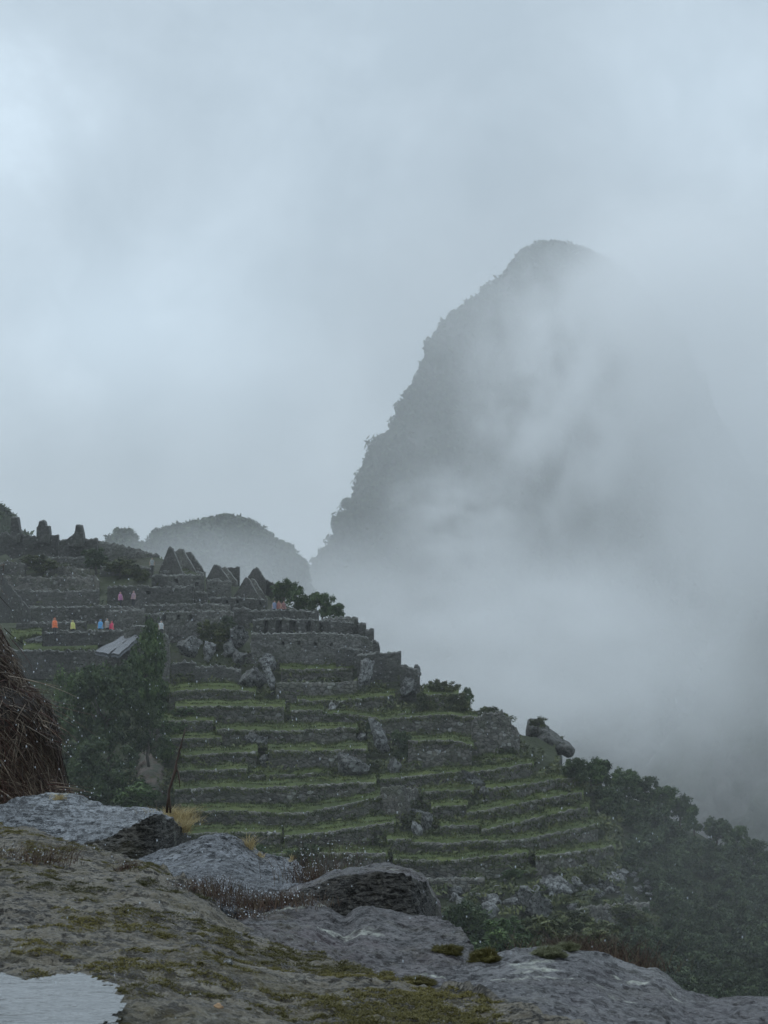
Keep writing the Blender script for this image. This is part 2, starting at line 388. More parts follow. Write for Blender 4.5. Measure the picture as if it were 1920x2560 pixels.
def peak(name, L, Rr, D, depth=.8, amp=7, yb=1750, nr=170, nc=260, seed=0, fine=1.0):
    """a real mountain: rings of growing width round an upright axis; L, Rr = left and right outline (y -> x)"""
    y0 = L[0][0]; V = []
    for j in range(nr):
        t = (j / (nr - 1)) ** .9; y = y0 + (yb - y0) * t
        xl = interp(L, y); xr = interp(Rr, y); c = (xl + xr) / 2 / F * D - HX / F * D; a = (xr - xl) / 2 / F * D
        z = (HY - y) / F * D
        for k in range(nc):
            th = 2 * math.pi * k / nc; ca, sa = math.cos(th), math.sin(th)
            p = Vector((c + a * ca, D + a * depth * sa, z))
            s = Vector((seed, 0, 0)) + p
            q_ = Vector((s.x, s.y, s.z * .55))
            e = fbm(s, .012, 5) * amp + (noise.ridged_multi_fractal(q_ * .022, 1, 2, 5, 1, 2) - 1.2) * amp * .8
            vo = noise.voronoi(s * .16)[0]; vo2 = noise.voronoi(s * .4)[0]
            vo3 = noise.voronoi(Vector((s.x, s.y, s.z * .7)) * .055)[0]
            e += (.5 - vo3[0]) * 3 * fine + (.5 - vo[0]) * 4 * fine * max(0, min(1, .6 + 2 * fbm(s, .05, 3))) + (.5 - vo2[0]) * 3 * fine
            e *= min(1, .12 + t * 9)
            V.append(p + Vector((ca, sa, .25)) * e)
    F_ = [f[::-1] for f in grid_faces(nr, nc, True)]
    V.append(Vector(((interp(L, y0) + interp(Rr, y0)) / 2 / F * D - HX / F * D, D, (HY - y0) / F * D + .5))); ti = len(V) - 1
    for k in range(nc): F_.append((ti, k, (k + 1) % nc))
    o = mesh(name, V, F_, M_MOUNT); tag(o, kind='structure'); return o
L1 = [(612, 1352), (625, 1325), (640, 1302), (672, 1268), (720, 1212), (755, 1166), (790, 1125), (845, 1094), (880, 1070), (930, 1052), (1010, 1016), (1060, 990), (1110, 952),
      (1180, 922), (1250, 882), (1310, 852), (1360, 834), (1400, 812), (1440, 780), (1500, 700), (1600, 560), (1800, 400), (3200, -400)]
R1 = [(612, 1392), (625, 1450), (660, 1530), (700, 1575), (760, 1640), (850, 1700), (980, 1765), (1100, 1825), (1250, 1900), (1400, 1985), (1800, 2300), (3200, 3300)]
big = peak('mountain', L1, R1, 900, .8, 9, 2600, 460, 760, 0, 1.0)
L2 = [(1296, 552), (1301, 522), (1308, 497), (1320, 456), (1335, 415), (1360, 388), (1390, 345), (1450, 260), (1600, 100), (2600, -500)]
R2 = [(1296, 575), (1305, 618), (1322, 648), (1355, 680), (1385, 706), (1430, 728), (1470, 742), (1540, 758), (1700, 800), (2600, 1000)]
HILL = peak('hill', L2, R2, 480, .8, 2.5, 2100, 260, 520, 40, 1.1)
L3 = [(1327, 294), (1335, 282), (1348, 262), (1380, 230), (1500, 100), (2200, -300)]
R3 = [(1327, 326), (1335, 335), (1350, 352), (1370, 380), (1420, 470), (2200, 900)]
HILL2 = peak('hill', L3, R3, 540, .8, 1.5, 1900, 130, 300, 90, 1.)
L4 = [(1255, -60), (1300, -160), (1400, -300), (2200, -700)]
R4 = [(1255, -20), (1268, 6), (1300, 28), (1330, 48), (1352, 66), (1500, 200), (2200, 600)]
HILL3 = peak('hill', L4, R4, 420, .8, 1.5, 1900, 130, 300, 140, .6)
L5 = [(1300, 2080), (1400, 1960), (1500, 1880), (1620, 1800), (1750, 1730), (1900, 1650), (2200, 1500), (2600, 1300)]
R5 = [(1300, 2300), (1500, 2600), (2600, 3600)]
peak('mountain', L5, R5, 760, .7, 9, 2600, 140, 260, 230, 1.)

def mountain_wood(name_o, n, r0, r1, leaf, keep, label, seed):
    g = np.random.default_rng(seed); me = name_o.data; nv = len(me.vertices); a = np.empty(nv * 3, np.float32); me.vertices.foreach_get('co', a); a = a.reshape(-1, 3)
    a = a[keep(a)]; P = a[g.integers(0, len(a), n)]; Vs = []; Fs = []; off = 0
    for p in P:
        r = g.uniform(r0, r1); k = 60; d = g.normal(size=(k, 3)); d /= np.linalg.norm(d, axis=1, keepdims=True)
        q_ = p + d * r * g.uniform(.5, 1.05, (k, 1)) * np.array([1, 1, .9]) + np.array([0, 0, -r * .35])
        V, Fq = leaves_np(q_, d, g.uniform(.6, 1.3, k) * leaf); Vs.append(V); Fs.append(Fq + off); off += len(V)
    o = mesh('forest', np.concatenate(Vs), np.concatenate(Fs), M_LEAF, smooth=False); tag(o, label, 'forest', kind='stuff')
mountain_wood(big, 3600, 1.4, 4.2, .8, lambda a: (a[:, 1] < 930) & (a[:, 2] > -60) & (a[:, 0] < 130), 'stunted cloud forest clinging to the flank and left edge of the great peak', 3)
mountain_wood(HILL, 1500, .7, 2.0, .4, lambda a: (a[:, 1] < 490) & (a[:, 2] > -4), 'trees covering the small rounded hill behind the ruins', 4)
mountain_wood(HILL2, 300, .7, 1.8, .45, lambda a: (a[:, 1] < 560) & (a[:, 2] > -10), 'trees on the low hump left of the small rounded hill', 5)
mountain_wood(HILL3, 300, .6, 1.6, .4, lambda a: (a[:, 1] < 440) & (a[:, 2] > -5), 'trees on the dark hill at the left edge', 6)

# ------------------------------------------------------------------ walls
def wall(name, label, cat, top, bot, D=None, holes=(), thick=.7, jag=.10, mat=None, group=None, step=4.0, relief=.09, batter=.06, parent=None):
    """one dry-stone wall. top = photo points of its top edge, bot = height in px or list of points of its foot"""
    x0, x1 = top[0][0], top[-1][0]; nc = max(4, int((x1 - x0) / step) + 1)
    xs = list(np.linspace(x0, x1, nc))
    def yb(x): return interp(top, x) + bot if not isinstance(bot, (list, tuple)) else interp(bot, x)
    def DD(x):
        if D is None:
            xm = x; return DH(xm, yb(xm))
        if isinstance(D, (list, tuple)): return float(np.interp(x, np.linspace(x0, x1, len(D)), D))
        return D
    hmax = max(yb(x) - interp(top, x) for x in xs); nr = max(4, int(hmax / step) + 1)
    V = []; sh = random.random() * 100
    P = {}
    for r in range(nr):
        t = r / (nr - 1)
        for c, x in enumerate(xs):
            d = DD(x); yt, yy = interp(top, x), yb(x); y = yt + (yy - yt) * t
            p = at(x, y, d)
            if r == 0: p.z += (noise.noise(Vector((x * .11, sh, 0))) * 1.3 + (random.random() - .5) * .9) * jag
            f1 = noise.voronoi(p * 2.1)[0][0]
            p.y += f1 * relief * 1.3 - batter * (t) * (yy - yt) / F * d + fbm(p, .5, 2) * relief
            if t in (0.0,): p.y += .08
            for (a, b, a2, b2) in holes:
                if a <= x <= a2 and b <= y <= b2: p.y += .55
            V.append(p)
    # top going back, then the back face
    for back, dz in ((thick * .5, .04), (thick, -.03)):
        for c, x in enumerate(xs):
            v = V[c]; V.append(Vector((v.x, v.y + back, v.z + dz * random.random())))
    for c, x in enumerate(xs):
        v = V[(nr - 1) * nc + c]; V.append(Vector((v.x, v.y + thick + .1, v.z - .2)))
    for c, x in enumerate(xs):
        v = V[(nr - 1) * nc + c]; V.append(Vector((v.x, v.y, v.z - .5)))
    fr = [f[::-1] for f in []]
    # rows order: front 0..nr-1 (top->bottom); then back rows start from top row
    Fc = [(f[3], f[2], f[1], f[0]) for f in grid_faces(nr, nc)]
    b0 = nr * nc
    rows = [0, b0, b0 + nc, b0 + 2 * nc, b0 + 3 * nc, (nr - 1) * nc]
    for a, b in zip(rows[:-1], rows[1:]):
        for c in range(nc - 1): Fc.append((a + c, a + c + 1, b + c + 1, b + c))
    for c in (0, nc - 1):
        loop = [r * nc + c for r in range(nr)] + [b0 + 3 * nc + c, b0 + 2 * nc + c, b0 + nc + c, b0 + c]
        Fc.append(tuple(loop if c == 0 else loop[::-1]))
    o = mesh(name, V, Fc, mat or M_WALL, parent, smooth=False)
    if not parent:
        recenter(o, base_of(o)); tag(o, label, cat, group)
    return o

GRASS_STRIPS = []
TG = 'terrace retaining walls'
def terrace(label, top, h, g=12, mat=None, **kw):
    wall('terrace_wall', label, 'terrace wall', top, h, mat=mat, group=TG, **kw)
    if g: GRASS_STRIPS.append((top, h, g))
# (label, top edge, height px, grass px above)
T = [
 ('short stone terrace wall just under the long blank wall, below the highest green strip', [(702, 1673), (800, 1674), (882, 1668)], 28, 9),
 ('stone terrace wall second below the long blank wall, left of the pale outcrop', [(690, 1707), (740, 1706), (820, 1708), (893, 1704)], 38, 0),
 ('overgrown terrace wall right of the bushy tree, uppermost on the left side', [(423, 1729), (530, 1722), (636, 1730)], 34, 14),
 ('low terrace wall with a thin grass lip running under the pale outcrop', [(745, 1751), (850, 1752), (983, 1738)], 26, 8),
 ('terrace wall with a thick green lip to the left of the small pointed boulder', [(440, 1767), (560, 1766), (709, 1768)], 44, 13),
 ('short terrace wall directly left of the small pointed boulder', [(727, 1776), (806, 1777)], 36, 10),
 ('terrace wall right of the small pointed boulder and above the tilted slab', [(806, 1786), (880, 1786), (950, 1796), (1024, 1782)], 30, 7),
 ('short dark terrace wall beside the bushy tree, second of the stepped ones there', [(372, 1802), (531, 1803)], 36, 11),
 ('long straight terrace wall above the flat leaning boulder', [(542, 1825), (700, 1828), (871, 1820), (890, 1822)], 40, 13),
 ('short terrace wall beside the bushy tree, above the tip of the dead stalk', [(416, 1847), (550, 1846)], 32, 11),
 ('terrace wall below and left of the flat leaning boulder', [(455, 1889), (560, 1884), (640, 1880)], 34, 14),
 ('terrace wall running from the flat leaning boulder to the big round boulder', [(672, 1876), (800, 1878), (915, 1872)], 52, 13),
 ('short terrace wall behind the upper part of the dead stalk', [(448, 1928), (615, 1924)], 34, 11),
 ('very low terrace wall ending at the foot of the big round boulder', [(618, 1939), (740, 1937), (824, 1931)], 20, 12),
 ('long terrace wall passing directly beneath the big round boulder', [(436, 1976), (560, 1968), (640, 1972), (800, 1962), (937, 1956)], 50, 15),
 ('terrace wall from the brown-streaked rock to the split boulder', [(951, 1950), (1040, 1940), (1130, 1932)], 36, 10),
 ('long terrace wall bending upwards to the square bastion at its right end', [(455, 2030), (600, 2028), (690, 2034), (760, 2033), (860, 2013), (951, 1992)], 44, 19),
 ('terrace wall just above the grey foreground rock, with a long green strip', [(465, 2086), (600, 2081), (700, 2083)], 44, 17),
 ('terrace wall rising right towards the foot of the square bastion', [(712, 2091), (820, 2081), (985, 2056)], 44, 19),
 ('lowest terrace wall seen behind the flowering stems', [(600, 2140), (680, 2137), (760, 2134), (900, 2134), (965, 2136)], 52, 9),
 ('small upper terrace wall under the grassy knoll on the ridge', [(1061, 1738), (1143, 1736)], 34, 14),
 ('tall plain terrace wall with a dark vertical corner below the ridge shrubs', [(950, 1800), (1024, 1792), (1110, 1788), (1190, 1793)], 50, 6),
 ('terrace wall left of the arched hollow with a short green strip on top', [(1020, 1853), (1125, 1851), (1180, 1862)], 66, 10),
 ('very low terrace wall directly under the arched hollow', [(1166, 1906), (1285, 1894)], 16, 12),
 ('terrace wall below the arched hollow running right to the beaked rock mound', [(1110, 1934), (1230, 1926), (1331, 1909)], 36, 11),
 ('short terrace wall to the left of the split boulder', [(1056, 1981), (1180, 1975)], 28, 12),
 ('terrace wall to the right of the split boulder, below the beaked rock', [(1215, 1972), (1330, 1961), (1391, 1949), (1440, 1946)], 34, 11),
 ('short curved terrace wall under the split boulder to its left', [(1080, 2019), (1166, 2014)], 38, 13),
 ('terrace wall under the split boulder rising to the right', [(1168, 2034), (1290, 2012), (1432, 1984), (1455, 1982)], 32, 14),
 ('short low terrace wall right of the pinnacle rocks', [(1100, 2067), (1198, 2065)], 30, 14),
 ('terrace wall holding a small pale slab at its middle', [(1205, 2076), (1330, 2049), (1441, 2023), (1470, 2018)], 34, 15),
 ('tiny terrace wall left of the pinnacle rocks above the dark mossy rock', [(969, 2101), (1029, 2099)], 34, 13),
 ('terrace wall with a bulging green mound on top, right of the pinnacle rocks', [(1029, 2108), (1116, 2109), (1235, 2102)], 32, 16),
 ('long low terrace wall ending at the rounded bastion on the right', [(1235, 2107), (1320, 2098), (1441, 2073), (1495, 2062)], 40, 14),
 ('last full terrace wall above the rubble on the left', [(985, 2150), (1120, 2154), (1317, 2133)], 38, 13),
 ('last full terrace wall above the rubble on the right, under the rounded bastion', [(1340, 2143), (1430, 2131), (1535, 2117)], 40, 12),
 ('crumbling pale-topped wall at the upper edge of the rubble', [(1040, 2199), (1212, 2197)], 30, 0),
]
for lab, top, h, g in T: terrace(lab, top, h, g)
def misc(label, top, bot, name='stone_wall', cat='stone wall', mat=None, **kw):
    kw.setdefault('jag', .19)
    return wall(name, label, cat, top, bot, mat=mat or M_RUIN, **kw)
misc('square projecting stone bastion in the middle of the terraces', [(951, 1974), (965, 1969), (1010, 1967), (1045, 1978), (1052, 2000)], [(951, 2036), (1052, 2048)], 'bastion', 'bastion', M_WALL, D=[178, 176, 181])
misc('rounded stone bastion at the right end of the terraces', [(1478, 2045), (1492, 2032), (1510, 2034), (1530, 2052), (1541, 2080)], [(1478, 2116), (1541, 2118)], 'bastion', 'bastion', M_WALL, D=[190, 186, 186, 190, 197])
misc('tall rough stone wall with an arched hollow at its foot, below the ridge', [(1180, 1806), (1188, 1790), (1206, 1792), (1212, 1780), (1240, 1783), (1256, 1778), (1262, 1792), (1276, 1796), (1280, 1812), (1292, 1818), (1300, 1836)], [(1180, 1890), (1300, 1888)], holes=[(1248, 1871, 1280, 1889)], mat=M_WALL)
misc('stone wall carrying the beaked rock at the tip of the ridge', [(1290, 1868), (1318, 1852), (1360, 1858), (1404, 1882)], [(1290, 1925), (1404, 1938)], mat=M_WALL, D=[200, 198, 200, 206])
misc('long stone wall in the scrub at the bottom of the slope, leading right', [(1440, 2277), (1470, 2270), (1520, 2265), (1625, 2258)], 46, mat=M_WALL)
# ---- the city above the terraces
misc('ragged wall on the skyline under the leftmost pinnacle', [(-60, 1330), (0, 1334), (15, 1329), (30, 1342), (60, 1336), (90, 1342), (124, 1338), (146, 1337)], 46, D=262)
misc('short wall on the skyline between the stepped pinnacle and the gable stub', [(147, 1349), (160, 1347), (185, 1350), (243, 1345)], 42, D=261)
misc('long skyline wall sloping down right to the triple gables', [(245, 1352), (300, 1362), (352, 1376), (398, 1386)], 42, D=258, mat=M_RUIN2)
misc('leftmost tapering pinnacle of masonry on the skyline', [(27, 1296), (30, 1291), (44, 1292), (46, 1308), (49, 1330)], [(27, 1346), (49, 1346)], 'masonry_pinnacle', 'pinnacle', D=261, jag=.04, thick=1.6, step=2)
misc('stepped pinnacle of masonry with a narrow top on the skyline', [(91, 1318), (95, 1314), (97, 1303), (104, 1301), (108, 1299), (112, 1304), (113, 1313), (123, 1315), (124, 1330)], [(91, 1346), (124, 1346)], 'masonry_pinnacle', 'pinnacle', D=261, jag=.04, thick=1.6, step=2)
misc('gable stub with a long sloping left side on the skyline', [(165, 1349), (186, 1333), (189, 1313), (191, 1311), (203, 1312), (207, 1330), (209, 1345)], [(165, 1356), (209, 1356)], 'masonry_pinnacle', 'pinnacle', D=260, jag=.04, thick=1.6, step=2)
misc('grassy stone terrace wall beneath the skyline ruins on the left', [(-60, 1442), (17, 1441), (120, 1443), (237, 1440), (247, 1452)], 30, mat=M_WALL)
misc('stone wall one level above the path of the walkers, far left', [(-60, 1476), (45, 1475), (150, 1477), (247, 1474)], 34)
misc('dark retaining wall behind the walkers, upper course', [(75, 1517), (200, 1515), (290, 1516), (360, 1520)], 36)
misc('low wall right behind the person in the orange poncho', [(40, 1556), (120, 1555), (215, 1552)], 24)
misc('low parapet wall in front of the blue and grey ponchos', [(105, 1580), (200, 1578), (310, 1574)], 24, D=211)
misc('broad dark retaining wall below the small lawn', [(-60, 1618), (45, 1624), (150, 1627), (240, 1627), (300, 1634)], 60)
misc('sloping gable wall at the left edge, behind the thatch', [(-60, 1400), (0, 1437), (13, 1452), (40, 1483), (74, 1523)], [(-60, 1545), (74, 1545)], D=[206, 206, 213, 216])
misc('broken wall on the slope beneath the stepped pinnacle', [(60, 1394), (120, 1390), (180, 1394), (232, 1390)], 24)
misc('low broken wall on the slope beneath the long skyline wall', [(250, 1414), (310, 1411), (382, 1418)], 20)
misc('stub of wall on the slope under the leftmost pinnacle', [(-30, 1408), (20, 1404), (62, 1410)], 24)
misc('small stepped wall on the slope above the grassy terrace wall', [(110, 1420), (160, 1416), (222, 1421)], 16, mat=M_WALL)
misc('wide dark wall behind the two people in pink', [(268, 1467), (300, 1464), (400, 1465), (483, 1467)], 47, holes=[(369, 1480, 374, 1488)])
misc('small dark block wall left of the wall with two windows', [(379, 1438), (400, 1435), (420, 1438)], 27)
misc('wall with two small windows under the triple gables', [(420, 1438), (470, 1436), (510, 1437)], 44, holes=[(437, 1449, 443, 1458), (489, 1455, 495, 1466)], mat=M_RUIN2, step=2.5)
misc('square dark corner wall between the pink people and the gabled houses', [(484, 1480), (500, 1479), (518, 1482)], 32)
misc('pale low wall running below the wide dark wall', [(361, 1511), (440, 1510), (530, 1508), (575, 1512)], 16, mat=M_RUIN2)
misc('tall wall with a row of three niches above the rocky cliff', [(398, 1530), (470, 1528), (530, 1526), (583, 1529)], 66, holes=[(409, 1538, 415, 1551), (442, 1538, 448, 1551), (475, 1538, 481, 1551)], mat=M_RUIN2, step=2.5)
misc('dark recessed wall just left of the wall with niches', [(361, 1535), (398, 1534)], 27)
misc('pale square wall above the blue poncho', [(270, 1525), (320, 1524), (361, 1524)], 42, mat=M_RUIN2)
misc('small curved wall beside the person in pale pink', [(335, 1512), (342, 1500), (350, 1497), (358, 1505), (362, 1520)], [(335, 1524), (362, 1524)], D=[226, 224, 226])
misc('broken corner wall behind the top of the bushy tree', [(310, 1574), (345, 1562), (375, 1566), (400, 1582), (420, 1590), (424, 1640)], [(310, 1600), (424, 1720)], D=206, mat=M_RUIN2)
misc('pale wall under the second gable house', [(516, 1450), (540, 1448), (577, 1452)], 42, mat=M_RUIN2)
misc('long low wall with small windows under the twin gables', [(525, 1494), (600, 1493), (668, 1498)], 28, holes=[(564, 1502, 568, 1511), (592, 1501, 596, 1510), (648, 1503, 652, 1512)], step=2.5)
misc('dark block wall left of the roofless hall', [(581, 1520), (600, 1518), (621, 1522)], 42)
misc('wall of the roofless hall with a shadowed band on top', [(621, 1525), (700, 1523), (760, 1524), (797, 1530)], 30, D=222)
misc('front wall of the roofless hall, broken into piers by doorways', [(632, 1549), (700, 1546), (800, 1549), (884, 1556)], 34, D=218, holes=[(660, 1551, 668, 1582), (692, 1553, 705, 1582), (724, 1553, 738, 1582), (768, 1556, 776, 1582), (800, 1558, 806, 1582)], step=2.5)
misc('top stepped wall on the right skyline of the ruins', [(806, 1546), (850, 1543), (895, 1543)], 42, D=219, mat=M_RUIN2)
misc('second stepped block on the right skyline of the ruins', [(895, 1558), (915, 1557)], 34, D=217, thick=3)
misc('third stepped block on the right skyline of the ruins', [(913, 1574), (935, 1573)], 40, D=215.5, thick=3)
misc('rounded lowest block of the stepped skyline', [(930, 1605), (938, 1599), (946, 1608), (950, 1622)], [(930, 1650), (950, 1650)], D=213, thick=3)
misc('long blank wall with a row of tiny niches, the tallest above the terraces', [(628, 1584), (720, 1582), (820, 1582), (915, 1590), (932, 1608)], [(628, 1650), (720, 1668), (932, 1654)], D=[210, 209, 210], holes=[(705, 1606, 710, 1614), (745, 1606, 750, 1614), (786, 1607, 791, 1615), (826, 1608, 831, 1616)], mat=M_RUIN2, step=3)
misc('low walled enclosure below the right end of the long blank wall', [(840, 1622), (870, 1619), (905, 1624)], 38, D=207.5)
misc('free-standing wall end on the skyline right of the pale outcrop', [(893, 1636), (950, 1631), (1003, 1629)], [(893, 1700), (1003, 1690)], D=206)
misc('rough wall stepping down from the free-standing wall end', [(1000, 1662), (1029, 1668), (1050, 1682)], [(1000, 1735), (1050, 1738)], D=203)
misc('rough stone wall beside the upper part of the bushy tree', [(428, 1660), (460, 1652), (490, 1656)], 46)
misc('rough stone wall left of the cave boulders', [(487, 1668), (540, 1664), (602, 1672)], 46)
misc('wall of masonry closing the hollow under the cave boulders', [(614, 1634), (622, 1629), (648, 1630), (658, 1640)], [(614, 1674), (658, 1674)], D=211, mat=M_RUIN2, step=2.5)

# ---- roofless gabled houses
def house(label, parts, group='roofless gabled houses'):
    e = empty('gabled_house'); tag(e, label, 'ruined house', group)
    obs = []
    for nm, top, bot, D, mt in parts:
        obs.append(wall(nm, None, None, top, bot, D=D, mat=mt, parent=e, jag=.14, step=2.5, thick=1.3))
    b = base_of(obs[0]); e.location = b
    for o in obs: o.data.transform(Matrix.Translation(-b))
house('three stone gables standing one behind another on the skyline', [
    ('gable_wall', [(396, 1432), (420, 1370), (426, 1367), (431, 1370), (456, 1432)], [(396, 1437), (456, 1437)], [250, 246], M_RUIN),
    ('gable_wall', [(430, 1385), (444, 1373), (457, 1373), (490, 1430)], [(430, 1437), (490, 1437)], [254, 251], M_RUIN2),
    ('gable_wall', [(462, 1385), (470, 1379), (476, 1379), (512, 1431)], [(462, 1440), (512, 1440)], [259, 255], M_RUIN),
    ('side_wall', [(400, 1428), (512, 1430)], 12, [245, 254], M_RUIN2)])
house('gabled ruin with a flat-topped rear wall, second from the left on the skyline', [
    ('gable_wall', [(515, 1447), (534, 1413), (541, 1411), (548, 1414), (574, 1452)], [(515, 1456), (574, 1456)], [241, 238], M_RUIN),
    ('gable_wall', [(552, 1419), (564, 1417), (592, 1453)], [(552, 1458), (592, 1458)], [245, 243], M_RUIN2),
    ('side_wall', [(560, 1419), (598, 1416)], 44, [250, 248], M_RUIN)])
house('tall dark gable left of the round bush on the skyline', [
    ('gable_wall', [(620, 1440), (634, 1421), (640, 1418), (646, 1421), (664, 1450)], [(620, 1475), (664, 1475)], [243, 240], M_RUIN),
    ('side_wall', [(645, 1440), (712, 1470)], [(645, 1500), (712, 1505)], [244, 238], M_RUIN)])
house('twin gables below the skyline, their slopes running down to the right', [
    ('gable_wall', [(583, 1492), (610, 1448), (617, 1445), (622, 1449), (648, 1492)], [(583, 1496), (648, 1496)], [235, 232], M_RUIN),
    ('gable_wall', [(622, 1452), (628, 1446), (634, 1447), (668, 1498)], [(622, 1502), (668, 1502)], [239, 236], M_RUIN2)])

# ------------------------------------------------------------------ terrace turf (sheets and blades)
def build_turf():
    V = []; Fc = []; P = []; 
    strips = list(GRASS_STRIPS) + [([(60, 1622), (120, 1622), (240, 1618)], 30, 22), ([(110, 1601), (240, 1598), (270, 1598)], 4, 6),
        ([(30, 1590), (100, 1583)], 14, 10), ([(300, 1606), (400, 1592)], 40, 6)]
    for top, h, g in strips:
        x0, x1 = top[0][0] - 2, top[-1][0] + 4; nc = int((x1 - x0) / 4) + 2; off = len(V); nr = 5
        for r in range(nr):
            t = r / (nr - 1)
            for c in range(nc):
                x = x0 + (x1 - x0) * c / (nc - 1); y = interp(top, x)
                gg = g * (1.3 + .7 * noise.noise(Vector((x * .02, top[0][1], 0))) + .4 * noise.noise(Vector((x * .07, top[0][1], 0))))
                a = at(x, y + 1.2, DH(x, y + h) + .05); b = at(x, y - gg, DH(x, y - gg) + .9)
                p = a.lerp(b, t)
                p.z += .10 + fbm(p, .6, 3) * .16 + (.12 * math.sin(t * math.pi))
                if r == 0: p.z -= .12 + random.random() * .3 + max(0, noise.noise(Vector((x * .06, top[0][1], 9)))) * .9
                V.append(p)
                if r > 0:
                    P += [p + Vector((random.uniform(-.2, .2), random.uniform(-.4, .4), 0)) for _ in range(3)]
                else:
                    P += [p + Vector((random.uniform(-.2, .2), random.uniform(-.15, .1), random.uniform(-.15, .1))) for _ in range(6)]
        Fc += grid_faces(nr, nc, False, off)
    sheet = mesh('grass', V, Fc, M_TURF)
    tag(sheet, 'bright green turf on the flat tops of the stone terraces', 'grass', kind='stuff')
    P = np.array([tuple(p) for p in P]); n = len(P); k = 3
    P = np.repeat(P, k, 0) + rng.normal(scale=(.12, .12, .0), size=(n * k, 3)); n = len(P)
    tip = P + np.column_stack([rng.normal(scale=.10, size=n), rng.normal(scale=.10, size=n) - .05, rng.uniform(.05, .26, n)])
    side = rng.normal(size=(n, 3)) * np.array([1, 1, 0]); side /= np.linalg.norm(side, axis=1, keepdims=True); side *= .035
    Vb = np.stack([P - side, P + side, tip], 1).reshape(-1, 3)
    bl = mesh('blades', Vb, np.arange(n * 3).reshape(n, 3), M_BLADE, sheet); bl['kind'] = 'stuff'
build_turf()

# ------------------------------------------------------------------ boulders
def rock_mesh(seed, sx, sy, sz, sub=4, cut=7, amp=.16):
    cut = int(cut * 2); amp = amp if cut > 5 else .09
    """angular boulder: icosphere cut by random planes, then roughened"""
    rr = random.Random(seed); bm = bmesh.new(); bmesh.ops.create_icosphere(bm, subdivisions=sub, radius=1)
    planes = []
    for _ in range(cut):
        n = Vector((rr.gauss(0, 1), rr.gauss(0, 1), rr.gauss(0, .8))).normalized(); planes.append((n, rr.uniform(.42, .74) if cut > 5 else rr.uniform(.7, .9)))
    for v in bm.verts:
        for n, d in planes:
            k = v.co.dot(n) - d
            if k > 0: v.co -= n * k * .97
        e = noise.fractal(v.co * 1.7 + Vector((seed * 3.1, 0, 0)), .8, 2, 5, noise_basis='PERLIN_ORIGINAL') * amp - max(0, .16 - abs(noise.noise(v.co * 1.9 + Vector((0, seed, 0))))) * .7
        v.co += v.co.normalized() * e
        v.co = Vector((v.co.x * sx, v.co.y * sy, v.co.z * sz))
    me = bpy.data.meshes.new('boulder'); bm.to_mesh(me); bm.free()
    me.polygons.foreach_set('use_smooth', [True] * len(me.polygons)); return me
def boulder(label, cx, cy, wpx, hpx, seed, mat, rot=0, D=None, group=None, name='boulder', cat='boulder', cut=7, sub=4):
    D = D or DH(cx, cy + hpx / 2) - .2; s = D / F
    g = 1.3 if cut > 5 else 1.02
    me = rock_mesh(seed, wpx / 2 * s * g, min(wpx, hpx) / 2 * s * 1.3, hpx / 2 * s * g, sub, cut)
    me.materials.append(mat); o = bpy.data.objects.new(name, me); COL.objects.link(o)
    o.location = at(cx, cy, D); o.rotation_euler = (0, R(rot), 0)
    tag(o, label, cat, group); return o
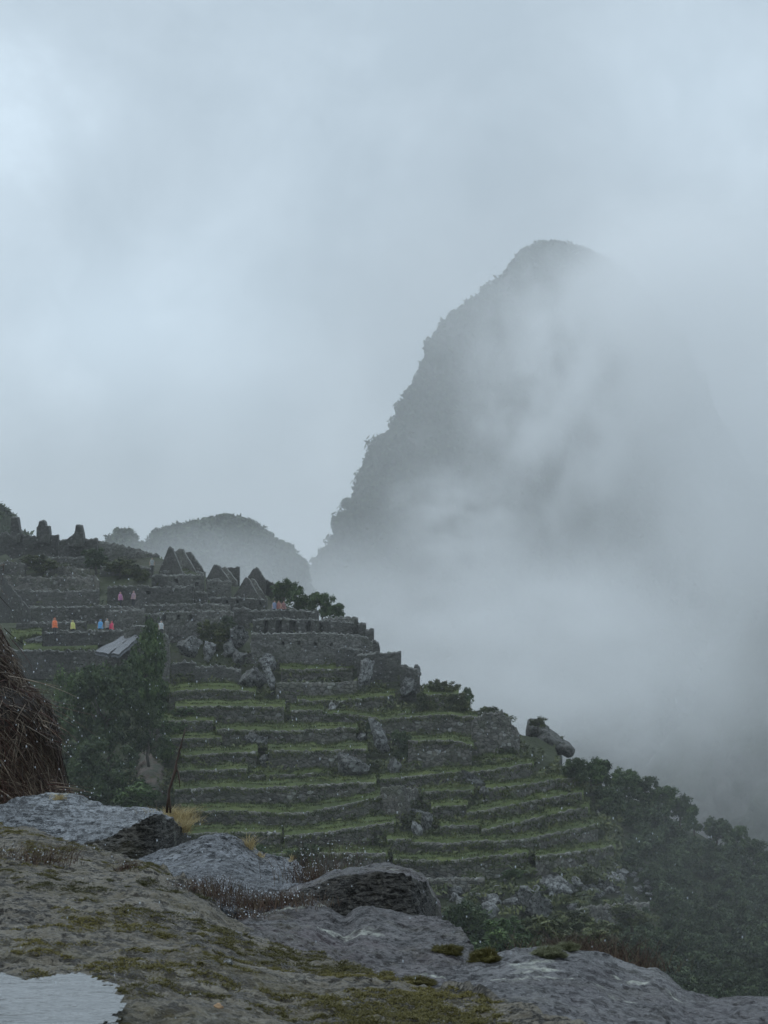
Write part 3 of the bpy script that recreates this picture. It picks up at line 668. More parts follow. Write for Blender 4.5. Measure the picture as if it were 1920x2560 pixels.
B = [
 ('flat grey boulder leaning on a terrace wall like a tipped plate', 641, 1853, 66, 34, 3, M_BOULD, 28),
 ('broken rocks tumbled beneath the flat leaning boulder', 662, 1900, 30, 34, 5, M_BOULD, -20),
 ('big round grey boulder built into a terrace wall', 877, 1916, 88, 62, 8, M_BOULD, 12),
 ('pale tilted slab standing at the left of the dark shrub', 950, 1842, 44, 82, 11, M_BOULDL, -28),
 ('small pointed boulder on a terrace below the pale outcrop', 829, 1774, 30, 32, 13, M_BOULDL, 10),
 ('pale rock outcrop rising through the walls below the long blank wall', 912, 1684, 40, 82, 16, M_BOULDL, 6),
 ('split boulder lying across a terrace step, upper half', 1180, 1950, 76, 30, 18, M_BOULD, 27),
 ('dark block of the split boulder hanging over its pale foot', 1216, 1982, 28, 36, 20, M_BOULD, 15),
 ('small whitish stone at the foot of the split boulder', 1214, 2004, 22, 16, 22, M_BOULDL, 0),
 ('small pale slab fallen in front of a terrace wall at the right', 1338, 2064, 28, 18, 24, M_BOULDL, 20),
 ('tall upper slab of the pinnacle rocks in the middle of the terraces', 1068, 2050, 34, 62, 26, M_BOULD, -18),
 ('lower thin slab of the pinnacle rocks', 1046, 2078, 30, 46, 28, M_BOULDL, -25),
 ('flat rock sticking out left of the pinnacle rocks', 1044, 2030, 46, 14, 29, M_BOULDL, 22),
 ('slab roof stone over the masonry-closed hollow', 640, 1618, 40, 24, 35, M_BOULDL, 25),
 ('big leaning slab left of the masonry-closed hollow', 596, 1648, 40, 38, 37, M_BOULD, 35),
 ('grey block right of the masonry-closed hollow', 672, 1656, 42, 38, 39, M_BOULDL, -25),
 ('broad rock face below the masonry-closed hollow', 630, 1700, 66, 58, 41, M_BOULD, 30),
 ('tall pale rock beside the broad rock face', 678, 1705, 30, 60, 43, M_BOULDL, -15),
 ('pale striped rock in the cliff under the wall with niches', 522, 1632, 34, 56, 45, M_BOULDL, 8),
 ('dark overhanging rock left of the cave boulders', 575, 1625, 46, 50, 46, M_BOULD, 0),
 ('cliff rock directly under the wall with niches', 470, 1618, 74, 46, 47, M_BOULD, 0),
 ('dark cliff rock beneath the dark block wall', 600, 1590, 60, 54, 48, M_BOULD, 10),
 ('grey rock mound on the small lawn behind the walkers', 90, 1604, 56, 24, 50, M_BOULD, 0),
 ('rounded grey rock on the ridge beside the stepped wall', 1040, 1680, 30, 30, 52, M_BOULD, 0),
 ('large rock lump on the ridge below the rounded grey rock', 1018, 1715, 40, 50, 54, M_BOULD, 0),
 ('grey slab rising through a terrace wall right of the pale tilted slab', 905, 1846, 26, 28, 55, M_BOULD, -30),
 ('brown-streaked rock under the dark shrub', 985, 1918, 44, 46, 56, M_BOULD, 0),
 ('large pale boulder at the lower left of the rubble', 1212, 2288, 66, 52, 58, M_BOULDL, 15),
 ('big dark-faced boulder in the middle of the rubble', 1345, 2262, 84, 60, 60, M_BOULD, 35),
 ('long tilted boulder right of the middle of the rubble', 1400, 2218, 92, 44, 62, M_BOULDL, 25),
 ('pale jagged boulder at the upper edge of the rubble', 1372, 2206, 60, 28, 64, M_BOULDL, -12),
]
for lab, cx, cy, wp, hp, sd_, mt, rot in B:
    o = boulder(lab, cx, cy, wp, hp, sd_, mt, rot, cut=2 if 'beak' in lab else 7)
    if lab.startswith('beak-shaped'):          # wedge: thick at the back, pointed at the right end
        X = max(v.co.x for v in o.data.vertices)
        for v in o.data.vertices:
            u = v.co.x / X; v.co.z *= 1.15 - .45 * u * u if u > 0 else 1.15
            v.co.y *= 1.3 - .4 * u
def spindle(label, top, bot, D, dep, mat):
    """solid outcrop: rings set along x between a top and a bottom outline"""
    x0, x1 = top[0][0], top[-1][0]; n, m = 60, 48; V = []
    for i in range(n):
        u = i / (n - 1); x = x0 + (x1 - x0) * u; yt, yb = interp(top, x), interp(bot, x); c = at(x, (yt + yb) / 2, D); r = (yb - yt) / 2 / F * D
        ry = dep * min(1, 2.6 * math.sqrt(max(0.0, u * (1 - u)))) 
        for k in range(m):
            a = 2 * math.pi * k / m; ca, sa = math.cos(a), math.sin(a); ca = math.copysign(abs(ca) ** .75, ca); sa = math.copysign(abs(sa) ** .75, sa)
            p = c + Vector((0, ry * ca, r * sa)); e = fbm(p, .5, 4) * .45 + (.3 - noise.voronoi(p * .45)[0][0]) * .35
            V.append(p + Vector((0, ca, sa)) * e * min(1, 6 * u * (1 - u) + .1))
    Fc = grid_faces(n, m, True) + [tuple(range(m))[::-1], tuple((n - 1) * m + k for k in range(m))]
    o = mesh('rock_outcrop', V, Fc, mat); recenter(o, base_of(o)); tag(o, label, 'rock'); return o
spindle('blunt beak-shaped rock overhanging the tip of the ridge', [(1330, 1850), (1350, 1834), (1372, 1829), (1395, 1837), (1415, 1848), (1430, 1862), (1438, 1873)], [(1330, 1862), (1360, 1884), (1390, 1888), (1414, 1891), (1430, 1886), (1438, 1877)], 201, 2.4, M_TIP)
spindle('rounded mossy rock dome behind the beak-shaped rock', [(1314, 1828), (1320, 1804), (1338, 1797), (1357, 1802), (1370, 1816), (1378, 1836)], [(1314, 1850), (1345, 1862), (1378, 1856)], 203, 2.2, M_TIP)
spindle('broad rocky mass joining the beak-shaped rock to the wall', [(1284, 1856), (1305, 1842), (1340, 1838), (1380, 1852), (1398, 1874), (1406, 1892)], [(1284, 1900), (1340, 1924), (1395, 1930), (1406, 1925)], 203.5, 2.4, M_TIP)
protos = [rock_mesh(100 + i, 1, .9, .75, 3, 6) for i in range(8)]
for i, p in enumerate(protos): p.materials.append(M_BOULD if i % 2 else M_BOULDL)
zone = [(1080, 2215), (1150, 2235), (1230, 2245), (1320, 2235), (1420, 2225), (1500, 2215), (1560, 2190), (1600, 2215)]
for i in range(150):
    a, b = random.choice(zone); x = a + random.gauss(0, 34); y = b + random.gauss(0, 20)
    if not (1040 < x < 1640 and 2165 < y < 2280): continue
    s = DH(x, y) / F; o = bpy.data.objects.new('boulder', random.choice(protos)); COL.objects.link(o)
    r = random.choice([6, 8, 10, 12, 15, 19, 24]) * s
    o.location = at(x, y, DH(x, y) - .4); o.scale = (r * random.uniform(.8, 1.4), r, r * random.uniform(.7, 1.1))
    o.rotation_euler = (random.uniform(-.6, .6), random.uniform(-.6, .6), random.uniform(0, 6))
    tag(o, 'loose grey boulder in the rubble slope at the foot of the terraces', 'boulder', 'boulders in the rubble slope')

# ------------------------------------------------------------------ trees and shrubs
def crown_np(seed, rx, ry, rz, n, leaf, lobes=15, gap=.25):
    g = np.random.default_rng(seed); L = []
    for i in range(lobes):
        th = g.uniform(0, 2 * np.pi); u = g.uniform(-1, .85); rr = math.sqrt(1 - u * u * .8) * g.uniform(.25, .75)
        L.append((rr * math.cos(th), rr * math.sin(th), u * .72, g.uniform(.26, .46)))
    L = np.array(L); w_ = L[:, 3] ** 2; w_ /= w_.sum()
    sub = []
    for (a, b, c, r) in L:              # each lobe made of smaller clumps
        for _ in range(7):
            d = g.normal(size=3); d /= np.linalg.norm(d); sub.append((a + d[0] * r * .8, b + d[1] * r * .8, c + d[2] * r * .7, r * g.uniform(.25, .55)))
    sub = np.array(sub); idx = g.integers(0, len(sub), n); s = sub[idx]
    d = g.normal(size=(n, 3)); d /= np.linalg.norm(d, axis=1, keepdims=True)
    P = s[:, :3] + d * s[:, 3:4] * g.normal(.82, .3, (n, 1)); P = P * np.array([rx, ry, rz])
    return leaves_np(P, d, g.uniform(.6, 1.3, n) * leaf)
def trunk_mesh(h, r, seed, rx):
    rr = random.Random(seed); V = []; Fc = []
    pts = [(0, 0, -.6)]; 
    for i in range(1, 6): pts.append((rr.gauss(0, .05) * h, rr.gauss(0, .05) * h, h * i / 5))
    tube(V, Fc, pts, [r * (1.25 - .2 * i) for i in range(6)], 7)
    for i in range(5):
        b = Vector(pts[rr.choice([2, 3, 4])]); a = rr.uniform(0, 6.28)
        e = b + Vector((math.cos(a) * rx * .6, math.sin(a) * rx * .6, h * rr.uniform(.15, .5)))
        tube(V, Fc, [b, b.lerp(e, .5) + Vector((0, 0, -.05 * h)), e], [r * .5, r * .35, r * .12], 5)
    return V, Fc
LIB = {}
def plant(kind, px, pyb, wpx, hpx, label, cat, name, group=None, D=None, seed=0, leafmat=None, n=None, tr=.3):
    """px = centre, pyb = foot of the plant in the photo, wpx, hpx = crown size"""
    D = D or DH(px, pyb) - .3; s = D / F; rx, rz = wpx / 2 * s, hpx / 2 * s
    base = at(px, pyb, D); e = empty(name, base); tag(e, label, cat, group)
    key = (kind, seed)
    if key not in LIB:
        V, Fq = crown_np(seed + 10, 1, 1, 1, n or 5200, .055 if kind != 'big' else .035)
        LIB[key] = (V, Fq)
    V, Fq = LIB[key]; V = V * np.array([rx, rx * .85, rz]) * 1.12; V = V + np.array([0, 0, rz * (1 + tr * .4)])
    mesh('crown', V, Fq, leafmat or M_LEAF, e, smooth=False)
    Vt, Ft = trunk_mesh(rz * 1.1, max(.05, rx * .07), seed, rx); mesh('trunk', Vt, Ft, M_BARK, e)
    return e
# bushy trees left of the terraces
plant('big', 362, 1800, 128, 226, 'tall bushy tree rising in front of the grey thatched roof', 'tree', 'bushy_tree', seed=1, n=16000, D=188, leafmat=M_LEAF2)
plant('big', 268, 1900, 176, 220, 'broad dark tree below and left of the tall bushy tree', 'tree', 'bushy_tree', seed=2, n=18000, D=180)
plant('big', 196, 1880, 120, 190, 'half-hidden dark tree directly behind the thatch', 'tree', 'bushy_tree', seed=3, n=12000, D=186, leafmat=M_LEAF2)
plant('big', 250, 2020, 170, 170, 'lowest dark tree between the thatch and the stone slab', 'tree', 'bushy_tree', seed=4, n=14000, D=172)
plant('big', 372, 1900, 100, 130, 'small rounded tree above the patch of bare red earth', 'tree', 'bushy_tree', seed=5, n=9000, D=182, leafmat=M_LEAF)
plant('bush', 330, 2050, 130, 90, 'leafy shrub at the foot of the red earth bank', 'shrub', 'shrub', seed=6, n=7000, D=168, leafmat=M_LEAF2)
plant('bush', 120, 2000, 200, 240, 'large dark tree almost wholly behind the thatch', 'tree', 'bushy_tree', seed=7, n=12000, D=176)
# red earth bank
def earth():
    V = []; n = 24
    for i in range(n):
        for j in range(n):
            x = 338 + 76 * i / (n - 1); y = 2015 - 150 * j / (n - 1)
            e = math.sin(math.pi * i / (n - 1)) ** .5 * math.sin(math.pi * j / (n - 1)) ** .4
            p = at(x, y, DH(x, y) + 1.5 - 3.4 * e); p.y += fbm(p, .8, 3) * .8; V.append(p)
    m, nt = newmat('red_earth'); q = NT(nt); p = q.pos()
    q.out(q.ramp(q.noise(p, .9, 6, .65), [(.42, (.03, .036, .018)), (.5, (.055, .044, .032)), (.65, (.09, .064, .048))]), .8, q.noise(p, 3, 5), .8, .2)
    o = mesh('earth_bank', V, grid_faces(n, n), m); tag(o, kind='structure')
earth()
SH = [
 (708, 1506, 70, 60, 'round bush right of the tall dark gable', M_LEAF2, 236), (752, 1536, 78, 74, 'full green tree behind the roofless hall, nearest to the round bush', M_LEAF2, 232),
 (805, 1550, 72, 68, 'middle green tree on the skyline behind the roofless hall', M_LEAF2, 230), (846, 1560, 50, 56, 'smallest green tree on the skyline, above the stepped blocks', M_LEAF2, 228),
 (535, 1612, 80, 62, 'dark cliff shrub under the wall with niches', M_LEAF3, 214), (565, 1590, 60, 50, 'dark shrub hanging on the cliff left of the cave boulders', M_LEAF, 215),
 (240, 1425, 76, 56, 'dark shrub on the slope beneath the gable stub', M_LEAF, 252), (110, 1428, 110, 50, 'scrub spreading beneath the skyline pinnacles', M_LEAF3, 254),
 (300, 1435, 80, 46, 'scrubby bush below the long skyline wall', M_LEAF3, 249), (12, 1345, 20, 20, 'small round bush at the left end of the skyline', M_LEAF, 264),
 (345, 1450, 50, 40, 'weedy bush above the wide dark wall', M_LEAF3, 246),
 (1002, 1905, 56, 78, 'dark shrub growing beside the pale tilted slab', M_LEAF, None), (927, 1832, 22, 34, 'small bush against the upper left of the pale tilted slab', M_LEAF, None),
 (1110, 1742, 76, 44, 'grassy knoll of scrub on the ridge', M_LEAF3, None), (1166, 1765, 40, 46, 'spiky shrub standing up on the ridge', M_LEAF2, None),
 (1140, 1790, 90, 60, 'scrub spreading over the wall below the spiky shrub', M_LEAF3, None), (1240, 1812, 84, 56, 'low mat of scrub on the ridge left of the beaked rock', M_LEAF3, None),
 (1345, 1818, 46, 30, 'tuft of green scrub on top of the rounded mossy rock', M_LEAF3, 199), (1385, 1862, 46, 26, 'thin mat of plants on the back of the beak-shaped rock', M_LEAF3, 202),
 (1060, 1790, 60, 60, 'dark brush on the ridge under the large rock lump', M_LEAF3, None), (1100, 1880, 60, 30, 'low scrub in front of the tall plain terrace wall', M_LEAF3, None),
 (475, 1800, 90, 36, 'weedy scrub on the uppermost left terrace', M_LEAF2, None), (430, 1840, 70, 40, 'scrub on the terrace beside the bushy tree', M_LEAF2, None),
 (410, 1900, 60, 60, 'green scrub at the left end of the terraces', M_LEAF2, None), (395, 1760, 60, 60, 'scrub tucked between the bushy tree and the top terrace', M_LEAF2, None),
 (655, 2160, 80, 60, 'leafy shrub just behind the grey rock', M_LEAF2, 150), (760, 2170, 90, 70, 'dark shrub behind the flowering stems', M_LEAF, 152),
 (1145, 2400, 150, 150, 'dark green bush behind the purple boulder', M_LEAF, 130), (1260, 2420, 170, 130, 'broad green bush in front of the lower wall', M_LEAF2, 126),
 (1380, 2400, 170, 110, 'brownish green scrub below the lower wall', M_LEAF3, 128), (1500, 2430, 190, 130, 'wide scrub bush behind the lichened rock', M_LEAF3, 126),
 (1310, 2345, 110, 54, 'leafy bush at the foot of the rubble', M_LEAF2, 144), (1180, 2330, 90, 70, 'bush between the rubble and the dark mossy rock', M_LEAF, 142),
 (1440, 2330, 120, 60, 'low scrub growing over the lower wall', M_LEAF3, 146), (1580, 2310, 110, 60, 'scrub at the right end of the lower wall', M_LEAF3, 150),
 (1155, 2300, 60, 60, 'dark bush at the left edge of the rubble', M_LEAF, 147),
 (1280, 2200, 60, 30, 'green weeds growing among the upper rubble', M_LEAF2, None), (1470, 2210, 50, 34, 'bush growing between rubble boulders at the right', M_LEAF3, None),
 (1430, 2030, 60, 30, 'weedy clump at the right ends of the terraces', M_LEAF3, None), (1450, 1965, 50, 36, 'scrub filling the corner below the beaked rock wall', M_LEAF3, None),
]
for i, (x, y, ww, hh, lab, mt, D) in enumerate(SH):
    nm = 'tree' if ' tree ' in ' ' + lab else 'shrub'
    plant('bush', x, y, ww, hh, lab, nm, nm, seed=20 + i % 9, leafmat=mt, D=D, tr=0, n=5200)
# wooded slope on the right: single trees along its outline, the rest one mass
EDGE = [(1440, 1946), (1478, 1935), (1515, 1945), (1560, 1966), (1610, 1985), (1666, 2005), (1700, 2035), (1736, 2060), (1790, 2085), (1840, 2110), (1885, 2140), (1925, 2165)]
labs = ['small tree where the terraces meet the wooded slope', 'rounded tree first on the wooded skyline', 'tree with a forked top on the wooded skyline', 'low tree in the dip of the wooded skyline',
        'broad tree on the wooded skyline before the step', 'tree at the top of the step in the wooded skyline', 'dense tree leaning out at the step of the wooded skyline', 'tree just below the step of the wooded skyline',
        'flat-topped tree on the lower wooded skyline', 'taller tree on the lower wooded skyline', 'dark tree near the right edge of the wooded skyline', 'last tree of the wooded skyline at the right edge']
for i, ((x, y), lab) in enumerate(zip(EDGE, labs)):
    plant('t', x, y + 26, random.uniform(64, 92), random.uniform(60, 82), lab, 'tree', 'slope_tree', 'trees along the wooded skyline', seed=40 + i % 5, leafmat=(M_LEAF, M_LEAF2)[i % 2], n=6000)
def forest():
    Vs = []; Fs = []; off = 0
    pr = [crown_np(70 + k, 1, 1, 1, 2600, .06, 8) for k in range(6)]
    def edge_left(y): return interp([(1940, 1470), (2030, 1490), (2060, 1545), (2120, 1560), (2180, 1560), (2260, 1630), (2330, 1560), (2420, 1500), (2600, 1450)], y)
    c = 0
    for i in range(900):
        y = random.uniform(1960, 2620); x = random.uniform(1450, 2450)
        yc = interp(CREST, x)
        if x < edge_left(y) + random.uniform(0, 30) or y < yc + 18: continue
        c += 1
        D = DH(x, y); s = D / F; r = random.uniform(24, 52) * s * (1.0 if y < 2350 else 1.15)
        V, Fq = random.choice(pr); a = random.uniform(0, 6.28); rot = np.array([[math.cos(a), -math.sin(a), 0], [math.sin(a), math.cos(a), 0], [0, 0, 1]])
        P = at(x, y, D - .5); V2 = (V * np.array([r, r, r * random.uniform(.75, 1.1)])) @ rot.T + np.array(tuple(P)) + np.array([0, 0, r * .35])
        Vs.append(V2); Fs.append(Fq + off); off += len(V)
    for i in range(200):                    # lower slope below the rubble, seen between the rocks
        y = random.uniform(2310, 2620); x = random.uniform(950, 1560); D = DH(x, y); s = D / F; r = random.uniform(14, 34) * s
        V, Fq = random.choice(pr); P = at(x, y, D - .2)
        Vs.append(V * np.array([r, r, r * .8]) + np.array(tuple(P))); Fs.append(Fq + off); off += len(V)
    for i in range(260):                    # the foot of the slope, hidden behind the foreground rocks
        y = random.uniform(2230, 2760); x = random.uniform(-250, 1000); D = DH(x, y); r = random.uniform(20, 44) * D / F
        V, Fq = random.choice(pr); Vs.append(V * np.array([r, r, r * .8]) + np.array(tuple(at(x, y, D - .2)))); Fs.append(Fq + off); off += len(V)
    for i in range(420):                    # steep bushy bank between the rocks and the terraces
        D = random.uniform(9, 125); X = random.uniform(-.34, .5) * (D + 25); r = random.uniform(.5, 1.5) * (.35 + D / 100)
        zg = float(np.interp(D, [6.5, 9, 12, 14, 22, 40, 62, 85, 108, 125], [-2.2, -2.6, -3.2, -4, -8, -16, -25, -31, -35, -32]))
        if (zg + r * 1.2) / D > -.235: continue
        V, Fq = random.choice(pr); Vs.append(V * np.array([r, r, r * .8]) + np.array([X, D, zg + r * .3])); Fs.append(Fq + off); off += len(V)
    for i in range(60):
        y = random.uniform(1900, 2100); x = random.uniform(60, 440); D = DH(x, y); s = D / F; r = random.uniform(14, 34) * s
        V, Fq = random.choice(pr); P = at(x, y, D - .2)
        Vs.append(V * np.array([r, r, r * .8]) + np.array(tuple(P))); Fs.append(Fq + off); off += len(V)
    o = mesh('forest', np.concatenate(Vs), np.concatenate(Fs), M_LEAF, smooth=False)
    tag(o, 'dense dark cloud forest covering the slope right of the terraces', 'forest', kind='stuff')
forest()
def weeds():
    """weeds and creepers scattered over the whole hillside"""
    n = 60000; xs = rng.uniform(-20, 1560, n); P = []; N = []
    for x in xs:
        yc = interp(CREST, x); y = yc + (2285 - yc) * random.random()
        if y < 1660 and random.random() < .8: continue
        k = noise.noise(Vector((x * .018, y * .03, 5)))
        if k < -.02: continue
        D = DH(x, y) - random.uniform(.2, 1.8); P.append(tuple(at(x, y, D))); N.append((0, -1, .6))
    for i in range(300):
        x = random.uniform(400, 1470); yc = max(1660, interp(CREST, x) + 14); y = yc + 6 + (2150 - yc) * random.random() ** .8; D = DH(x, y) - .6; c = at(x, y, D); r = random.uniform(.3, 1.1)
        for _ in range(int(90 * r + 40)):
            d = Vector((random.gauss(0, 1), random.gauss(0, 1), random.gauss(0, .7))); d = d.normalized() * r * random.uniform(.5, 1); P.append(tuple(c + Vector((d.x * 1.5, d.y * .6, d.z * .8)))); N.append(tuple(d))
    P = np.array(P); V, Fq = leaves_np(P, np.array(N), rng.uniform(.06, .2, len(P)))
    o = mesh('creeper', V, Fq, M_LEAF3, smooth=False); tag(o, 'low weeds and creepers clinging to the old walls', 'weeds', kind='stuff')
weeds()

# ------------------------------------------------------------------ thatched hut roof by the big tree
def far_roof():
    m, nt = newmat('wet_grey_thatch'); q = NT(nt); p = q.pos((6, 6, .8), (0, R(-28), 0))
    q.out(q.ramp(q.noise(p, 1.6, 5, .6), [(.3, (.06, .063, .066)), (.5, (.12, .126, .135)), (.7, (.22, .23, .25))]), .55, q.noise(p, 4, 4), .6, .1)
    e = empty('thatched_hut'); tag(e, 'small hut with a wet grey thatched roof beside the tall bushy tree', 'hut')
    obs = []
    def slab(pts, th=.35):
        a = [at(x, y, D) for x, y, D in pts]; V = []; n = 14
        for lay in (0, 1):
            for i in range(n):
                for j in range(n):
                    u, v = i / (n - 1), j / (n - 1)
                    p = a[0].lerp(a[1], u).lerp(a[3].lerp(a[2], u), v)
                    V.append(p + Vector((0, th * .7 * lay, -th * lay)) + Vector((0, 0, fbm(p, 1.4, 3) * .12)))
        F1 = grid_faces(n, n); F2 = [tuple(x + n * n for x in f[::-1]) for f in F1]
        br = [i for i in range(n)] + [i * n + n - 1 for i in range(1, n)] + [(n - 1) * n + i for i in range(n - 2, -1, -1)] + [i * n for i in range(n - 2, 0, -1)]
        F3 = [(br[k], br[(k + 1) % len(br)], br[(k + 1) % len(br)] + n * n, br[k] + n * n) for k in range(len(br))]
        return V, F1 + F2 + F3
    V, Fc = slab([(238, 1628, 203), (272, 1634, 202), (340, 1583, 207), (328, 1577, 208)]); obs.append(mesh('roof', V, Fc, m, e))
    V, Fc = slab([(277, 1632, 201.6), (297, 1636, 201.2), (354, 1585, 206), (343, 1582, 206.6)]); obs.append(mesh('roof', V, Fc, m, e))
    obs.append(wall('wall', None, None, [(244, 1632), (300, 1638), (345, 1610)], 22, D=[206, 205, 208], parent=e, mat=M_RUIN))
    b = base_of(obs[2]); e.location = b
    for o in obs: o.data.transform(Matrix.Translation(-b))
far_roof()

# ------------------------------------------------------------------ people in rain ponchos
def skin_body(pose):
    J = {'pelvis': (0, 0, .92), 'chest': (0, 0, 1.25), 'neck': (0, .0, 1.46), 'head': (0, -.02, 1.6), 'crown': (0, -.01, 1.68)}
    rad = {'pelvis': .14, 'chest': .16, 'neck': .055, 'head': .095, 'crown': .07}
    E = [('pelvis', 'chest'), ('chest', 'neck'), ('neck', 'head'), ('head', 'crown')]
    for s, n in ((-1, 'l'), (1, 'r')):
        st = pose * s * .16
        J['hip' + n] = (s * .09, 0, .86); J['knee' + n] = (s * .1, -abs(st) * .3 - .02 + st * .6, .48); J['ank' + n] = (s * .1, st, .08); J['toe' + n] = (s * .11, st - .16, .04)
        rad.update({'hip' + n: .095, 'knee' + n: .06, 'ank' + n: .045, 'toe' + n: .035})
        J['sh' + n] = (s * .18, 0, 1.38); J['el' + n] = (s * .26, .02 - st * .4, 1.12); J['wr' + n] = (s * .24, -.14 - st * .4, .92); J['palm' + n] = (s * .235, -.19 - st * .4, .86)
        rad.update({'sh' + n: .06, 'el' + n: .042, 'wr' + n: .026, 'palm' + n: .03})
        E += [('pelvis', 'hip' + n), ('hip' + n, 'knee' + n), ('knee' + n, 'ank' + n), ('ank' + n, 'toe' + n), ('chest', 'sh' + n), ('sh' + n, 'el' + n), ('el' + n, 'wr' + n), ('wr' + n, 'palm' + n)]
        px, py, pz = J['palm' + n]
        for k, ln in enumerate((.07, .085, .08, .065)):
            a = 'f%d%s' % (k, n); J[a] = (px + (k - 1.5) * .006 * s, py - .03 + (k - 1.5) * .018, pz - ln * .7); rad[a] = .009; E.append(('palm' + n, a))
        a = 'th' + n; J[a] = (px - s * .04, py - .05, pz - .01); rad[a] = .011; E.append(('palm' + n, a))
    names = list(J); me = bpy.data.meshes.new('b'); me.from_pydata([J[k] for k in names], [(names.index(a), names.index(b)) for a, b in E], [])
    o = bpy.data.objects.new('b', me); COL.objects.link(o)
    o.modifiers.new('s', 'SKIN'); sv = me.skin_vertices[0].data
    for k, v in zip(names, sv): v.radius = (rad[k], rad[k]); v.use_root = (k == 'pelvis')
    o.modifiers.new('u', 'SUBSURF').levels = 1
    dg = bpy.context.evaluated_depsgraph_get(); dg.update(); out = bpy.data.meshes.new_from_object(o.evaluated_get(dg))
    bpy.data.objects.remove(o); return out
BODIES = [skin_body(0), skin_body(1)]
M_SKIN = m_plain('skin', (.42, .26, .18)); M_TROUS = m_plain('dark_trousers', (.03, .032, .04)); M_HAIR = m_plain('dark_hair', (.02, .015, .012))
def person(px, pyf, D, col, label, pose=0, rz=0, hood=True, h=1.68):
    e = empty('person', at(px, pyf, D), rz); e.scale = (h / 1.7,) * 3; tag(e, label, 'person', 'walkers in rain ponchos')
    me = BODIES[pose].copy(); o = bpy.data.objects.new('body', me); COL.objects.link(o); o.parent = e
    me.materials.clear(); me.materials.append(M_SKIN); me.materials.append(M_TROUS)
    for p in me.polygons:
        p.use_smooth = True; p.material_index = 1 if p.center.z < .98 and abs(p.center.x) < .19 else 0
    m = m_plain('poncho_cloth', col, .45); V = []; Fc = []; nc = 22
    prof = [(.075, 1.5), (.13, 1.46), (.22, 1.40), (.255, 1.25), (.26, 1.05), (.28, .9), (.29, .78)]
    col = tuple(c * .34 + .025 for c in col)
    for j, (r, z) in enumerate(prof):
        for k in range(nc):
            a = 2 * math.pi * k / nc; f = 1 + .1 * math.sin(a * 5 + j * .4) * (j / 6)
            V.append((math.cos(a) * r * f, math.sin(a) * r * f * .72, z + .03 * math.sin(a * 3)))
    Fc = grid_faces(len(prof), nc, True); mesh('poncho', V, Fc, m, e)
    V = []
    for j in range(8):
        ph = math.pi * .5 * j / 7 * 1.35
        for k in range(12):
            a = math.pi * (k / 11) * 1.5 - math.pi * .25
            V.append((.12 * math.sin(ph) * math.cos(a), .015 + .125 * math.sin(ph) * math.sin(a), 1.6 + .135 * math.cos(ph)))
    mesh('hood' if hood else 'hair', V, grid_faces(8, 12), m if hood else M_HAIR, e)
    # face: nose and brow, eyes
    V = []; Fc = []; tube(V, Fc, [(0, -.105, 1.63), (0, -.135, 1.59), (0, -.11, 1.575)], [.008, .014, .008], 6); mesh('nose', V, Fc, M_SKIN, e)
person(137, 1589, 208, (.75, .16, .05), 'person in an orange rain poncho walking at the left', 1, .3, h=1.75)
person(182, 1590, 212.5, (.55, .55, .16), 'person in a yellow rain poncho behind the low parapet', 0, .5, h=1.6)
person(251, 1590, 212.6, (.09, .33, .62), 'person in a bright blue rain poncho', 0, -.2, h=1.7)
person(268, 1589, 212.8, (.28, .27, .26), 'person in a grey rain poncho between the blue and the red ones', 0, .8, h=1.75)
person(279, 1590, 212.8, (.65, .04, .12), 'small person in a crimson rain poncho', 1, -.4, h=1.5)
person(301, 1517, 229, (.36, .14, .27), 'person in a magenta rain poncho on the upper path', 1, .6, h=1.62)
person(334, 1515, 229, (.3, .2, .23), 'person in a pale pink rain poncho on the upper path', 0, -.5, h=1.65)
person(403, 1590, 206, (.42, .45, .46), 'person in a white rain poncho beside the tall niche wall', 0, .3, h=1.5)
person(380, 1430, 247, (.22, .24, .24), 'distant person in a whitish poncho below the triple gables', 0, .1)
person(686, 1540, 225.5, (.16, .2, .3), 'distant person in a blue jacket behind the roofless hall', 0, .4, False)
person(697, 1540, 225.5, (.25, .1, .08), 'distant person in a red jacket behind the roofless hall', 1, -.3, False)
person(709, 1541, 226, (.2, .08, .08), 'distant person in a dark red jacket, rightmost behind the hall', 0, .7, False)

# ------------------------------------------------------------------ foreground bedrock
GC = [(-3000, 1960, 10.5), (-260, 2010, 10), (0, 2054, 8.5), (66, 2066, 8.2), (139, 2093, 7.9), (241, 2123, 7.4), (350, 2147, 7.0), (422, 2189, 6.6), (494, 2228, 6.2), (573, 2292, 5.8), (663, 2346, 5.5), (723, 2379, 5.3),
      (904, 2421, 4.9), (1040, 2454, 4.6), (1131, 2478, 4.4), (1342, 2520, 4.0), (1462, 2557, 3.8), (1700, 2620, 3.5), (2300, 2760, 3.0), (3600, 2860, 2.9), (5600, 2900, 2.9)]
def gz(px, t):
    """foreground surface: px column, t 0 (near) .. 1 (crest)"""
    yc = interp([(a, b) for a, b, c in GC], px); Dc = interp([(a, c) for a, b, c in GC], px); zc = (HY - yc) / F * Dc
    D = 2.3 + (Dc - 2.3) * t; z = -.70 + (zc + .70) * (t ** 1.25)
    return D, z
def puddle_mask(X, D):
    px = X / D * F + HX; py = HY + .725 * F / D
    yb = 2425 + 14 * math.sin(px * .02); xr = interp([(2400, 60), (2425, 200), (2445, 270), (2480, 308), (2520, 318), (2560, 262), (2600, 200), (2700, 150)], py) + 34 * noise.noise(Vector((px * .03, py * .06, 0))) + 22 * noise.noise(Vector((px * .17, py * .17, 3)))
    return max(0, min(1, (xr - px) / 70)) * max(0, min(1, (py - yb - 10 * noise.noise(Vector((px * .04, 0, 7)))) / 26))
